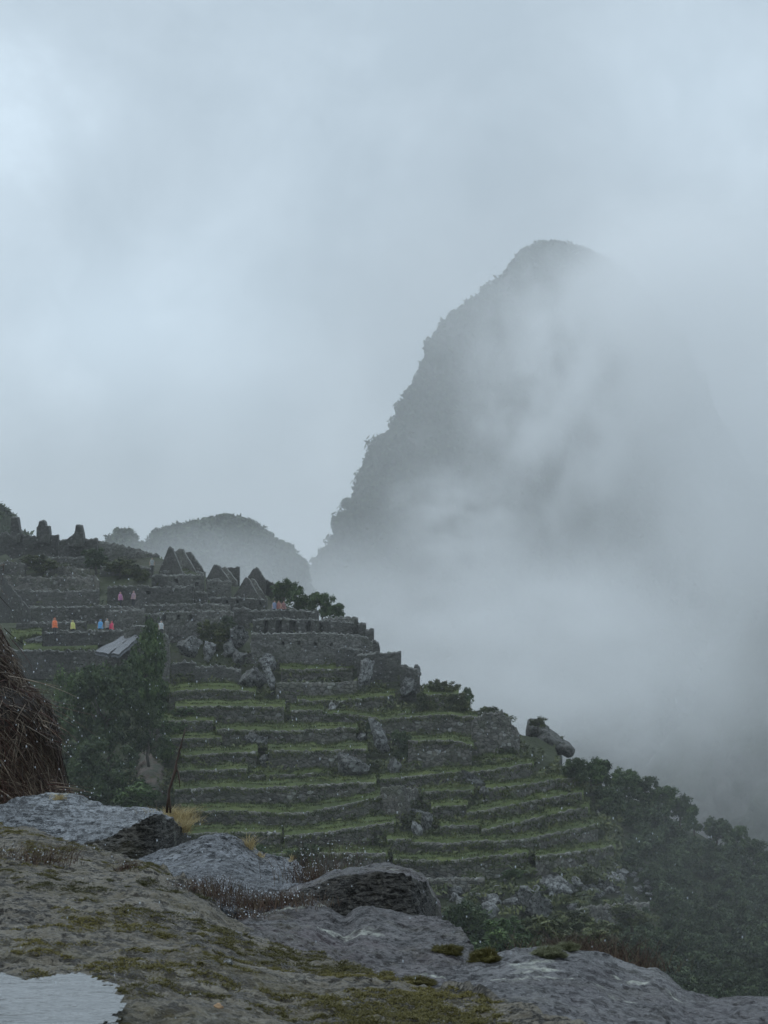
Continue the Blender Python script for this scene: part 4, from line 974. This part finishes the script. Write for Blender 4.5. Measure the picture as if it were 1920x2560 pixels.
def fg_ground():
    nx, nt_ = 660, 330; V = []
    xs = np.concatenate([np.linspace(-3000, -270, 60), np.linspace(-260, 2300, nx - 140), np.linspace(2330, 5600, 80)])
    for j in range(nt_):
        t = j / (nt_ - 1)
        for x in xs:
            D, z = gz(x, t); X = (x - HX) / F * D
            p = Vector((X, D, z)); m = puddle_mask(X, D)
            e = (fbm(p, 2.2, 4) * .022 + fbm(p, 9, 4) * .011 + fbm(p, 38, 3) * .0065) * (1 - .6 * m)
            z2 = z + e
            if m > 0: z2 = z2 * (1 - m) + (-.742) * m
            V.append((X, D, z2))
    for k, (dd, dz) in enumerate([(.05, -.01), (.12, -.05), (.22, -.16), (.35, -.35), (.6, -.7)]):
        for i, x in enumerate(xs):
            v = V[(nt_ - 1) * nx + i]; V.append((v[0] * (1 + dd * .1), v[1] + dd, v[2] + dz + fbm((v[0], v[1] + dd, v[2]), 3, 3) * .04))
    o = mesh('rock_ground', V, grid_faces(nt_ + 5, nx), M_GRND); tag(o, kind='structure')
    # puddle
    V = [(-1.6, 2.0, -.7285), (.2, 2.0, -.7285), (.2, 4.3, -.7285), (-1.6, 4.3, -.7285)]
    n = 260; V = [(-1.6 + 1.62 * i / (n - 1), 2.3 + 1.75 * j / (n - 1), -.7285) for j in range(n) for i in range(n)]
    pts = []
    keep = []
    for f in grid_faces(n, n):
        c = sum((Vector(V[k]) for k in f), Vector()) / 4
        if puddle_mask(c.x, c.y) > 0.12: keep.append(f)
    o = mesh('puddle', V, keep, M_WATER); tag(o, kind='structure')
fg_ground()

def loft_rock(name, label, top, bot, D0, D1, mat, ridge=None, amp=.02, fs=3., nx=230, nr=110, cat='rock', bulge=.5, stria=0, back=1.2, strd=(1, 0, 3), round_=.5, Dx=0., face=None, micro=(30, 30, 30, .010)):
    """rock with its own depth: front face from bot (near, D0) over the face break to the crest top (far, D1), then down behind.
    ridge: photo line of the break between front face and top face (None: one round face)"""
    x0, x1 = top[0][0], top[-1][0]; V = []; xs = np.linspace(x0, x1, nx); xm = (x0 + x1) / 2
    for j in range(nr):
        t = j / (nr - 1)
        for i, x in enumerate(xs):
            yt, yb = interp(top, x), interp(bot, x); yb = max(yb, yt + 1)
            u = (x - x0) / (x1 - x0); ed = (1 - abs(2 * u - 1) ** 6)
            d0 = D0 + Dx * u; d1 = D1 + Dx * u
            dm = (d0 + d1) / 2; d0 = dm + (d0 - dm) * ed; d1 = dm + (d1 - dm) * ed
            if t < .62:
                s = t / .62
                if ridge:
                    yr = min(max(interp(ridge, x), yt + .5), yb - .5)
                    if s < .5: k = s / .5; y = yb + (yr - yb) * k; D = d0 + (d1 - d0) * .12 * k
                    else: k = (s - .5) / .5; y = yr + (yt - yr) * k; D = d0 + (d1 - d0) * (.12 + .88 * k)
                else:
                    y = yb + (yt - yb) * s; D = d0 + (d1 - d0) * (s ** (1 / bulge) if bulge < 1 else s)
            else:
                s = (t - .62) / .38; D = d1 + back * s; y = yt
            p = at(x, y, D)
            if t >= .62: p = at(x, yt, d1); p.y += back * s * .6; p.z -= back * .9 * s ** 1.6
            q_ = p * fs
            e = noise.fractal(q_, 1, 2, 5, noise_basis='PERLIN_ORIGINAL') * amp + fbm(p, fs * 6, 5) * amp * .35 + fbm(p, 45, 3) * .0035
            if stria:
                e += noise.fractal(Vector((p.x * strd[0], p.y * strd[1], p.z * strd[2] + p.x * strd[0] * .0)) * 9, 1, 2, 4, noise_basis='PERLIN_ORIGINAL') * stria
            mv = noise.fractal(Vector((p.x * micro[0], p.y * micro[1], (p.z + p.x * .3 * (micro[2] > 40)) * micro[2])), 1, 2, 3, noise_basis='PERLIN_ORIGINAL')
            e -= max(0, mv) * micro[3]
            V.append(p + Vector((e * .15, -e * .35, e * .8)))
    Fc = grid_faces(nr, nx)
    # close below
    b = len(V)
    for i in range(nx): v = V[i]; V.append(Vector((v[0], v[1] + .05, v[2] - .35)))
    for i in range(nx - 1): Fc.append((b + i, b + i + 1, i + 1, i))
    o = mesh(name, V, Fc, [mat] + ([face] if face else []))
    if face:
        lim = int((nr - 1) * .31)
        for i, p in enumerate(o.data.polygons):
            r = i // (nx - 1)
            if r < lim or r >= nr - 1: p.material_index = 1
    recenter(o, base_of(o)); tag(o, label, cat); return o

top_slab = [(-160, 2040), (-60, 2022), (0, 2011), (54, 1990), (120, 1987), (175, 1990), (199, 1996), (235, 2002), (259, 2011), (301, 2014), (356, 2023), (392, 2030), (422, 2042), (452, 2060), (468, 2078), (476, 2097)]
bot_slab = [(-160, 2130), (0, 2130), (205, 2150), (355, 2152), (464, 2112), (476, 2100)]
rid_slab = [(-160, 2130), (0, 2128), (150, 2125), (205, 2110), (270, 2090), (330, 2065), (362, 2046), (392, 2033), (430, 2048), (476, 2098)]
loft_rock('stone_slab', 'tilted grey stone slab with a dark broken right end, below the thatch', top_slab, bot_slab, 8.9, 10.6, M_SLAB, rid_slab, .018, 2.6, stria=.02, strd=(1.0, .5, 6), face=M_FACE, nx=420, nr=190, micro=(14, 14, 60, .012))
top3 = [(300, 2175), (337, 2150), (392, 2132), (430, 2120), (470, 2108), (512, 2087), (554, 2082), (591, 2090), (620, 2110), (633, 2120), (651, 2135), (690, 2140), (723, 2147), (759, 2165), (775, 2189), (792, 2225)]
loft_rock('rock', 'rough grey rock with a peaked back beside the tilted slab', top3, [(300, 2190), (400, 2260), (700, 2290), (792, 2240)], 7.0, 8.6, M_GREY, None, .016, 4, bulge=.9, nx=380, nr=180)
top4 = [(690, 2240), (740, 2215), (784, 2201), (832, 2177), (870, 2168), (904, 2165), (930, 2160), (974, 2158), (1000, 2163), (1028, 2171), (1048, 2184), (1065, 2201), (1085, 2228), (1101, 2255), (1108, 2296)]
rid4 = [(690, 2250), (760, 2222), (820, 2202), (870, 2192), (940, 2182), (990, 2178), (1028, 2182), (1065, 2206), (1108, 2300)]
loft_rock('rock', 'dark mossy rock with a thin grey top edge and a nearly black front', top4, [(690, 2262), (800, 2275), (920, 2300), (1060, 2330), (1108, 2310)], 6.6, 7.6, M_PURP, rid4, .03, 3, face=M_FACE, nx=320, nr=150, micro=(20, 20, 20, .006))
top5 = [(545, 2325), (567, 2308), (600, 2290), (633, 2274), (681, 2262), (730, 2258), (784, 2262), (820, 2276), (845, 2292), (862, 2299), (880, 2286), (905, 2273), (934, 2268), (975, 2274), (1010, 2284), (1060, 2290), (1101, 2298), (1130, 2310), (1149, 2322), (1170, 2346), (1182, 2372), (1192, 2410)]
loft_rock('rock', 'purplish grey double-humped boulder with pale lichen spots', top5, [(545, 2335), (640, 2400), (800, 2470), (1000, 2520), (1192, 2470)], 5.0, 6.4, M_PURP, None, .03, 2.6, bulge=.8, nx=400, nr=200, micro=(30, 30, 30, .009))
top6 = [(1000, 2470), (1040, 2450), (1110, 2428), (1191, 2406), (1252, 2385), (1300, 2375), (1342, 2370), (1400, 2369), (1444, 2372), (1490, 2378), (1523, 2388), (1571, 2406), (1601, 2413), (1640, 2417), (1667, 2427), (1690, 2448), (1710, 2466), (1745, 2479), (1776, 2487), (1850, 2488), (1920, 2490), (2050, 2500), (2250, 2560)]
loft_rock('rock', 'wide weathered rock with green moss cushions and white lichen at the right', top6, [(1000, 2500), (1200, 2620), (1500, 2720), (2000, 2800), (2250, 2780)], 3.7, 5.8, M_PALE, None, .028, 2.2, bulge=.85, nx=520, nr=230, micro=(26, 26, 34, .010))
bpy.context.view_layer.update()
def hit(px, py, dflt=6.):
    """distance of the foreground surface seen at a photo pixel (to stand things on it)"""
    bpy.context.view_layer.update()
    ok, loc, *_ = S.ray_cast(bpy.context.evaluated_depsgraph_get(), Vector((0, 0, 0)), at(px, py, 1).normalized())
    return loc.y if ok and loc.y < 14 else dflt

# ------------------------------------------------------------------ thatch at the left edge
def thatch():
    s = 11.6 / F; cx = -230
    prof = [(1380, -150), (1450, -80), (1500, -45), (1549, -12), (1600, 12), (1633, 28), (1690, 52), (1720, 84), (1751, 118), (1802, 142), (1860, 148), (1920, 146), (1960, 156), (2005, 176), (2040, 190)]
    C = at(cx, 1700, 11.8)
    def Rz(y): return (interp(prof, y) - cx) * s
    e = empty('thatched_roof', (C.x, C.y, at(0, 2030, 11.8).z)); tag(e, 'shaggy dark brown thatch with rain drops on its stem tips, at the left edge', 'thatched roof')
    off = Vector(e.location)
    V = []; nr, nc = 60, 80
    for j in range(nr):
        y = 1380 + (2050 - 1380) * j / (nr - 1)
        for k in range(nc):
            a = 2 * math.pi * k / nc; p = Vector((math.cos(a), math.sin(a), 0)) * (Rz(y) - .03)
            q_ = Vector((C.x, C.y, (HY - y) * 11.8 / F)) + p; q_ += Vector((0, 0, 1)) * fbm(q_, 4, 3) * .02; V.append(q_ - off)
    mesh('thatch_bed', V, grid_faces(nr, nc, True), M_STRAWCORE, e)
    n = 8500; ys = rng.uniform(1400, 2010, n) ; th = rng.uniform(-115, 40, n) * math.pi / 180
    P0 = []; P1 = []; P2 = []; tips = []
    for y, a in zip(ys, th):
        r = Rz(y) + random.uniform(-.03, .012)
        p = Vector((C.x + math.cos(a) * r, C.y + math.sin(a) * r, (HY - y) * 11.8 / F))
        rad = Vector((math.cos(a), math.sin(a), 0)); tan = Vector((-math.sin(a), math.cos(a), 0))
        L = random.uniform(.14, .36)
        lay = (y - 1400) / 600
        down = random.gauss(1.0, .25); side = random.gauss(.75 - .1 * lay, .8); out = random.gauss(.20, .10)
        if random.random() < .06: side = random.gauss(0, 2.2)
        d = (Vector((0, 0, -1)) * down + tan * side + rad * (out + (.38 if lay > .86 else 0))).normalized()
        if lay > .88: d = (d + tan * .5 + Vector((0, 0, .35))).normalized()
        q2 = p + d * L
        yy = HY - q2.z * F / 11.8
        rr_ = math.hypot(q2.x - C.x, q2.y - C.y); lim = Rz(min(2040, yy)) + abs(random.gauss(0, .018)) + .004
        if rr_ > lim and random.random() > .022:
            k = lim / rr_; q2.x = C.x + (q2.x - C.x) * k; q2.y = C.y + (q2.y - C.y) * k
        elif rr_ > lim and random.random() < .7: tips.append(q2 - off)
        mid = p.lerp(q2, .5) + Vector((0, 0, .02)) + rad * .008
        P0.append(tuple(p - off)); P1.append(tuple(mid - off)); P2.append(tuple(q2 - off))
    st = stems_mesh(np.array(P0), np.array(P1), np.array(P2), rng.uniform(.0013, .0034, n), 'straw', M_STRAW, e); st['kind'] = 'stuff'
    # long stray stems
    stray = [((20, 1690), (120, 1705), (195, 1745)), ((60, 1700), (130, 1712), (152, 1717)), ((90, 1745), (170, 1760), (209, 1771)), ((100, 1755), (180, 1775), (240, 1790)), ((110, 1760), (190, 1800), (248, 1845)),
             ((30, 1600), (70, 1640), (84, 1680)), ((10, 1570), (40, 1600), (62, 1611)), ((0, 1415), (8, 1410), (15, 1411)), ((10, 1412), (9, 1430), (0, 1470)), ((-10, 1480), (10, 1505), (32, 1526)), ((-5, 1460), (12, 1490), (22, 1498)),
             ((130, 1780), (175, 1810), (196, 1818)), ((120, 1790), (150, 1820), (170, 1850)), ((130, 1830), (160, 1850), (170, 1880)), ((90, 1740), (150, 1765), (180, 1805)), ((140, 1965), (200, 1975), (234, 1982)), ((150, 1970), (190, 1985), (225, 1993)),
             ((120, 1820), (150, 1840), (188, 1872)), ((100, 1780), (140, 1800), (196, 1855)), ((120, 1955), (180, 1962), (236, 1972))]
    A = [[np.array(tuple(at(x, y, 11.2) - off)) for x, y in t] for t in stray]
    o = stems_mesh(np.array([a[0] for a in A]), np.array([a[1] for a in A]), np.array([a[2] for a in A]), np.full(len(A), .003), 'loose_stem', M_STRAW, e, seg=8); o['kind'] = 'stuff'
    dr = [Vector(a[2]) for a in A] + tips[:22]
    for a in A[::2]: dr.append(Vector(a[0] * .25 + a[1] * .5 + a[2] * .25))
    B_ = []
    for k in range(46):
        y = random.choice([random.uniform(1600, 1740), random.uniform(1730, 1880), random.uniform(1955, 1985)]); x = interp([(b, a) for b, a in prof], y) - random.uniform(4, 40)
        L = random.uniform(22, 60); an = random.uniform(.15, .95) if y < 1900 else random.uniform(.05, .35)
        x2 = x + math.cos(an) * L + 14; y2 = y + math.sin(an) * L
        B_.append([np.array(tuple(at(*q_, 11.2) - off)) for q_ in ((x, y), ((x + x2) / 2, (y + y2) / 2 - L * .08), (x2, y2))])
        if random.random() < .45: dr.append(Vector(B_[-1][2]))
    o = stems_mesh(np.array([a[0] for a in B_]), np.array([a[1] for a in B_]), np.array([a[2] for a in B_]), np.full(len(B_), .0028), 'loose_stem', M_STRAW, e, seg=6); o['kind'] = 'stuff'
    o = drops_mesh(np.array([tuple(d) for d in dr]), rng.uniform(.0022, .0044, len(dr)), 'water_drop', M_DROP, e, 1.2); o['kind'] = 'stuff'
thatch()

# ------------------------------------------------------------------ tufts, stalk, moss
def tuft(name, label, cat, px, py, D, wpx, hpx, n, mat, lean=0, drops=0, rad=.0013, spread=1., group=None, base_w=.5, curl=.3, dropr=.0022, onrock=True):
    if onrock: D = hit(px, py + 3, D) + .01
    s = D / F; b = at(px, py, D); e = empty(name, b); tag(e, label, cat, group)
    x = rng.normal(scale=wpx * .5 * base_w * s, size=n); y = rng.normal(scale=wpx * .3 * base_w * s, size=n)
    P0 = np.column_stack([x, y, -np.abs(rng.normal(scale=.006, size=n)) - .004])
    h = rng.uniform(.3, 1.0, n) ** 1.7 * 1.25 * hpx * s
    dx = rng.normal(scale=.45 * spread, size=n) * h + lean * h; dy = rng.normal(scale=.35 * spread, size=n) * h
    P2 = P0 + np.column_stack([dx, dy, h]); P1 = P0 + np.column_stack([dx * curl, dy * curl, h * .7])
    g = stems_mesh(P0, P1, P2, np.full(n, rad), 'blades', mat, e); g['kind'] = 'stuff'
    if drops:
        idx = rng.integers(0, n, drops); t = rng.uniform(.4, 1, drops)[:, None]
        Pd = (1 - t) ** 2 * P0[idx] + 2 * t * (1 - t) * P1[idx] + t ** 2 * P2[idx]
        o = drops_mesh(Pd, rng.uniform(.45, 1.15, drops) * dropr, 'water_drop', M_DROP, e); o['kind'] = 'stuff'
    return e
tuft('grass_tuft', 'tan dry grass tuft at the end of the tilted slab, round the dead stalk', 'grass tuft', 440, 2050, 9.05, 66, 34, 620, M_DRY, .2, spread=1.6, base_w=.7)
tuft('grass_tuft', 'tan dry grass tuft hanging on the dark right edge of the slab', 'grass tuft', 456, 2076, 9.0, 30, 34, 180, M_DRY, .3, spread=1.6)
tuft('grass_tuft', 'small yellow tuft on the slab below the thatch', 'grass tuft', 147, 1996, 10.2, 30, 14, 130, M_DRY, 0, spread=1.6)
tuft('grass_tuft', 'small straw-coloured tuft on the right shoulder of the rough grey rock', 'grass tuft', 622, 2118, 8.2, 26, 34, 120, M_DRY, .1, spread=1.1)
tuft('grass_tuft', 'tiny dry tuft on the low back of the rough grey rock', 'grass tuft', 728, 2152, 8.2, 14, 18, 40, M_DRY, .1)
tuft('grass_tuft', 'dry tuft lower on the right shoulder of the rough grey rock', 'grass tuft', 648, 2138, 8.2, 26, 12, 60, M_DRY, .3, spread=1.4)
tuft('flowering_grass', 'thin upright stems beaded with drops between the grey rock and the dark mossy rock', 'grass', 820, 2190, 7.9, 120, 92, 150, M_RED, 0, 110, .0010, .7, base_w=.85, dropr=.0026, onrock=False)
tuft('flowering_grass', 'short reddish stems below the thin upright stems', 'grass', 780, 2200, 7.6, 90, 52, 260, M_RED, -.1, 70, .0010, .8, base_w=.8, dropr=.0024, onrock=False)
G3 = 'reddish grass clumps along the gap between the rocks'
for i, (x, y, D, w_, h_, n, lab) in enumerate([
    (540, 2238, 6.25, 80, 50, 330, 'tallest red grass clump standing in the gap between the mossy ground and grey rock'),
    (600, 2262, 6.1, 90, 40, 330, 'red grass clump in the middle of the gap, beside the tallest one'),
    (668, 2262, 6.5, 90, 40, 330, 'red grass clump close to the double-humped boulder'),
    (735, 2256, 6.7, 90, 34, 260, 'red grass clump at the foot of the dark mossy rock'),
    (490, 2222, 6.3, 60, 34, 160, 'thin red grass clump at the left end of the gap'),
    (625, 2290, 5.7, 70, 22, 160, 'low red grass clump nearest the camera in the gap')]):
    tuft('grass_clump', lab, 'grass clump', x, y, D, w_ * 1.3, h_, n, M_RED, -.1, 46, .0011, .9, G3, .8, dropr=.0024)
tuft('grass_clump', 'sparse reddish grass clump with drops on the mossy ground at the left', 'grass clump', 85, 2150, 7.1, 130, 44, 300, M_RED, .3, 60, .0011, 1.1, base_w=.9, dropr=.0023)
tuft('grass_clump', 'small brown grass clump on the mossy ground near the slab', 'grass clump', 322, 2170, 6.6, 60, 22, 160, M_RED, .1, 12, .0011, 1.2)
def stalk():
    e = empty('dead_stalk', at(420, 2030, 9.1)); tag(e, 'dead dark plant stalk standing upright in the tan tuft', 'stalk'); off = Vector(e.location)
    def T(pts, r, nm):
        V = []; Fc = []; tube(V, Fc, [at(x, y, 9.1) - off for x, y in pts], [a * .85 * 9.1 / F for a in r], 7); mesh(nm, V, Fc, M_STALK, e)
    T([(417, 2032), (420, 2000), (423, 1974), (431, 1950), (439, 1923), (441, 1905), (446, 1888), (449, 1872), (452, 1866), (455, 1852), (460, 1836), (464, 1820)], [4, 3.6, 4.2, 4, 5, 3, 2.6, 2.6, 3.6, 2, 2.2, .8], 'stem')
    T([(426, 2032), (425, 2010), (423, 1985), (424, 1972)], [3.4, 3, 2.4, 1.2], 'side_stem')
    T([(440, 1921), (444, 1926), (447, 1940), (449, 1955), (449, 1970)], [2, 2.4, 2.6, 1.8, .5], 'leaf')
stalk()
def cushion(label, px, py, D, wpx, hpx, mat, n=2600, cat='moss', name='moss_cushion'):
    D = hit(px, py + hpx * .45, D) + .012; s = D / F; e = empty(name, at(px, py + hpx * .45, D)); tag(e, label, cat); rx, rz = wpx / 2 * s, hpx / 2 * s
    bm = bmesh.new(); bmesh.ops.create_icosphere(bm, subdivisions=4, radius=1)
    for v in bm.verts:
        v.co *= 1 + noise.fractal(v.co * 1.6 + Vector((px, 0, 0)), .8, 2, 4, noise_basis='PERLIN_ORIGINAL') * .5; v.co = Vector((v.co.x * rx, v.co.y * rx * .8, v.co.z * rz + rz * .55))
    me = bpy.data.meshes.new('mound'); bm.to_mesh(me); bm.free(); me.materials.append(mat); me.polygons.foreach_set('use_smooth', [True] * len(me.polygons))
    o = bpy.data.objects.new('mound', me); COL.objects.link(o); o.parent = e
    d = rng.normal(size=(n, 3)); d /= np.linalg.norm(d, axis=1, keepdims=True); d[:, 2] = np.abs(d[:, 2])
    P = np.array([v.co[:] for v in me.vertices])[rng.integers(0, len(me.vertices), n)]; d = P - np.array([0, 0, rz * .4]); d /= np.linalg.norm(d, axis=1, keepdims=True); Q = P + d * rng.uniform(.004, .012, (n, 1)) + rng.normal(scale=.002, size=(n, 3))
    g = stems_mesh(P, (P + Q) / 2, Q, np.full(n, .0009), 'fronds', mat, e, seg=3); g['kind'] = 'stuff'
cushion('larger grey-green moss cushion on top of the wide weathered rock', 1372, 2381, 5.72, 66, 26, M_CUSH)
cushion('smaller grey-green moss cushion right next to the larger one', 1420, 2368, 5.8, 46, 20, M_CUSH)
cushion('bright green moss cushion in the gap between the purplish boulder and the wide rock', 1212, 2388, 5.9, 60, 34, M_BRMOSS)
cushion('dark moss pad on the right end of the purplish boulder', 1118, 2374, 5.62, 60, 22, M_BRMOSS)
cushion('flat moss pad at the left foot of the wide weathered rock', 1040, 2452, 4.62, 80, 14, M_BRMOSS)
tuft('dry_shrub', 'dark brown withered shrub behind the top of the wide weathered rock', 'shrub', 1440, 2392, 7.2, 170, 56, 900, M_RED, 0, 0, .0014, 1.2, base_w=.9, onrock=False)
tuft('dry_shrub', 'low withered twigs behind the right shoulder of the wide weathered rock', 'shrub', 1560, 2420, 7.2, 130, 36, 500, M_RED, 0, 0, .0013, 1.2, base_w=.9, onrock=False)
# fuzz of moss on the bedrock
def fuzz():
    P = []
    for i in range(1500):
        x = random.uniform(-40, 1500); t = random.random() ** .6; D, z = gz(x, t); X = (x - HX) / F * D; k = noise.fractal(Vector((X, D, z)) * 3.0 + Vector((9, 2, 4)), 1, 2, 4, noise_basis='PERLIN_ORIGINAL')
        if k < .03: continue
        rad = random.uniform(.004, .03) * (1 + k)
        for _ in range(int(30 + rad * 2200)):
            a, r_ = random.uniform(0, 6.28), abs(random.gauss(0, .55)) * rad; X2 = X + math.cos(a) * r_ * 1.5; D2 = D + math.sin(a) * r_
            if puddle_mask(X2, D2) > 0: continue
            x2 = X2 / D2 * F + HX; Dc = interp([(q_[0], q_[2]) for q_ in GC], x2); t2 = (D2 - 2.3) / (Dc - 2.3)
            if t2 > 1 or t2 < 0: continue
            z2 = gz(x2, t2)[1]; p = Vector((X2, D2, z2)); e = (fbm(p, 2.2, 4) * .022 + fbm(p, 9, 4) * .011 + fbm(p, 38, 3) * .0045)
            P.append((X2, D2, z2 + e - .001 + max(0, rad * .25 - r_ * .25)))
    P = np.array(P); n = len(P); h = rng.uniform(.0015, .005, n)
    Q = P + np.column_stack([rng.normal(scale=.004, size=n), rng.normal(scale=.004, size=n), h])
    o = stems_mesh(P, (P + Q) / 2, Q, np.full(n, .0012), 'moss', M_BRMOSS, seg=3); tag(o, 'short olive and brown moss growing in patches on the wet bedrock', 'moss', kind='stuff')
fuzz()
def pebbles():
    for i, (px, t, r, mt, lab) in enumerate([(545, .42, .011, M_DRY, 'small orange-brown pebble on the mossy ground'), (975, .30, .012, M_BOULDL, 'pale pebble near the bottom edge of the mossy ground'),
            (475, .93, .006, M_BOULDL, 'tiny whitish pebble by the red grass'), (570, .60, .012, M_BOULDL, 'flat grey pebble on the mossy ground')]):
        D, z = gz(px, t); me = rock_mesh(300 + i, r * 1.3, r, r * .7, 3, 5); me.materials.append(mt if mt is not M_DRY else m_plain('ochre_stone', (.35, .22, .12)))
        p = Vector(((px - HX) / F * D, D, z)); e = (fbm(p, 2.2, 4) * .022 + fbm(p, 9, 4) * .011)
        o = bpy.data.objects.new('pebble', me); COL.objects.link(o); o.location = p + Vector((0, 0, e + r * .3)); tag(o, lab, 'pebble')
pebbles()

# ------------------------------------------------------------------ falling rain
n = 2400
D = rng.uniform(3.2, 17, n); P = np.column_stack([(rng.uniform(-200, 2120, n) - HX) / F * D, D, (HY - rng.uniform(1150, 2560, n)) / F * D])
P = P[(P[:, 2] > -.66 - .03 * P[:, 1]) & (HY - P[:, 2] / P[:, 1] * F > np.interp(P[:, 0] / P[:, 1] * F + HX, [0, 500, 900, 1440, 1920], [1360, 1440, 1600, 1920, 2140]))]
o = drops_mesh(P, rng.uniform(.0006, .0012, len(P)) * (.55 + P[:, 1] * .09), 'rain', M_RAIN, None, 2.6); tag(o, 'falling rain drops in front of the ruins', 'rain', kind='stuff')

# ------------------------------------------------------------------ haze and mist
def vol(name, dens_fn, col=(.99, .995, 1), aniso=.0):
    m, nt = newmat(name); q = NT(nt); v = q.n('ShaderNodeVolumePrincipled'); v.inputs['Color'].default_value = (*col, 1)
    v.inputs['Anisotropy'].default_value = aniso
    dens_fn(q, v); o = q.n('ShaderNodeOutputMaterial'); nt.links.new(v.outputs[0], o.inputs['Volume']); return m
def box(name, x0, x1, y0, y1, z0, z1, mat):
    V = [(x, y, z) for x in (x0, x1) for y in (y0, y1) for z in (z0, z1)]
    Fc = [(0, 1, 3, 2), (4, 6, 7, 5), (0, 4, 5, 1), (2, 3, 7, 6), (0, 2, 6, 4), (1, 5, 7, 3)]
    return mesh(name, V, Fc, mat, smooth=False)
K = .00025
hz = box('haze', -2850, 2850, -1550, 4150, -208, 160, vol('haze_air', lambda q, v: setattr(v.inputs['Density'], 'default_value', K)))
tag(hz, 'thin grey rain haze filling the air', 'haze', kind='stuff')
def mist(label, px, py, D, wpx, hpx, dep, dens, seed, nsc=2.2, lo=.35, hi=.7):
    """ellipsoid bank of cloud with a soft edge and torn density"""
    def fn(q, v):
        p = q.pos(); r = q.vmath('LENGTH', p, out=1)
        fall = q.mr(r, .25, 1.0, 1, 0, True)
        off = q.vmath('ADD', p, (seed * 7.3, seed * 1.7, 0))
        nz = q.mr(q.noise(off, nsc, 4, .55, .4), lo, hi, .0, 1.0)
        nt_ = q.math('MULTIPLY', q.math('MULTIPLY', fall, nz), dens)
        q.nt.links.new(nt_, v.inputs['Density'])
    m = vol('mist_cloud', fn)
    bm = bmesh.new(); bmesh.ops.create_icosphere(bm, subdivisions=4, radius=1); me = bpy.data.meshes.new('mist'); bm.to_mesh(me); bm.free(); me.materials.append(m)
    o = bpy.data.objects.new('mist', me); COL.objects.link(o); o.location = at(px, py, D); o.scale = (wpx / 2 / F * D, dep, hpx / 2 / F * D)
    tag(o, label, 'mist', kind='stuff'); return o
mist('broad pale veil of mist hanging before the great peak', 1480, 1080, 640, 2500, 1900, 120, .0066, 6, 1.6, .0, .8)
mist('torn mist drifting across the middle of the great peak', 1400, 1000, 690, 620, 950, 90, .034, 1, 3.2, .42, .72)
mist('mist wrapping the right shoulder of the great peak', 1840, 950, 700, 1000, 1150, 120, .019, 2, 2.2, .1, .6)
mist('mist closing over the right foot of the great peak', 1930, 1250, 680, 620, 700, 90, .020, 12, 2.0, .1, .6)
mist('pale mist grazing the summit and left edge of the great peak', 1200, 760, 660, 900, 620, 90, .0055, 14, 2.6, .2, .7)
mist('wisp of mist hiding the right of the summit', 1640, 690, 720, 640, 480, 90, .026, 8, 1.8, .0, .5)
mist('thin mist trailing up over the left flank of the peak', 1150, 1290, 660, 520, 360, 70, .022, 9, 3.4, .35, .7)
mist('bright bank of mist filling the gap below the great peak', 1200, 1680, 480, 1600, 900, 90, .026, 3, 3.2, .2, .65)
mist('mist at the foot of the small wooded hill', 560, 1500, 390, 1200, 620, 50, .0165, 4, 1.8, .1, .6)
mist('mist on the right over the wooded slope', 1800, 1620, 480, 1100, 1200, 80, .011, 5, 3.0, .2, .65)
mist('faint drizzle veil before the wooded slope', 1850, 2150, 112, 1100, 900, 14, .0045, 10, 1.6, .0, .7)
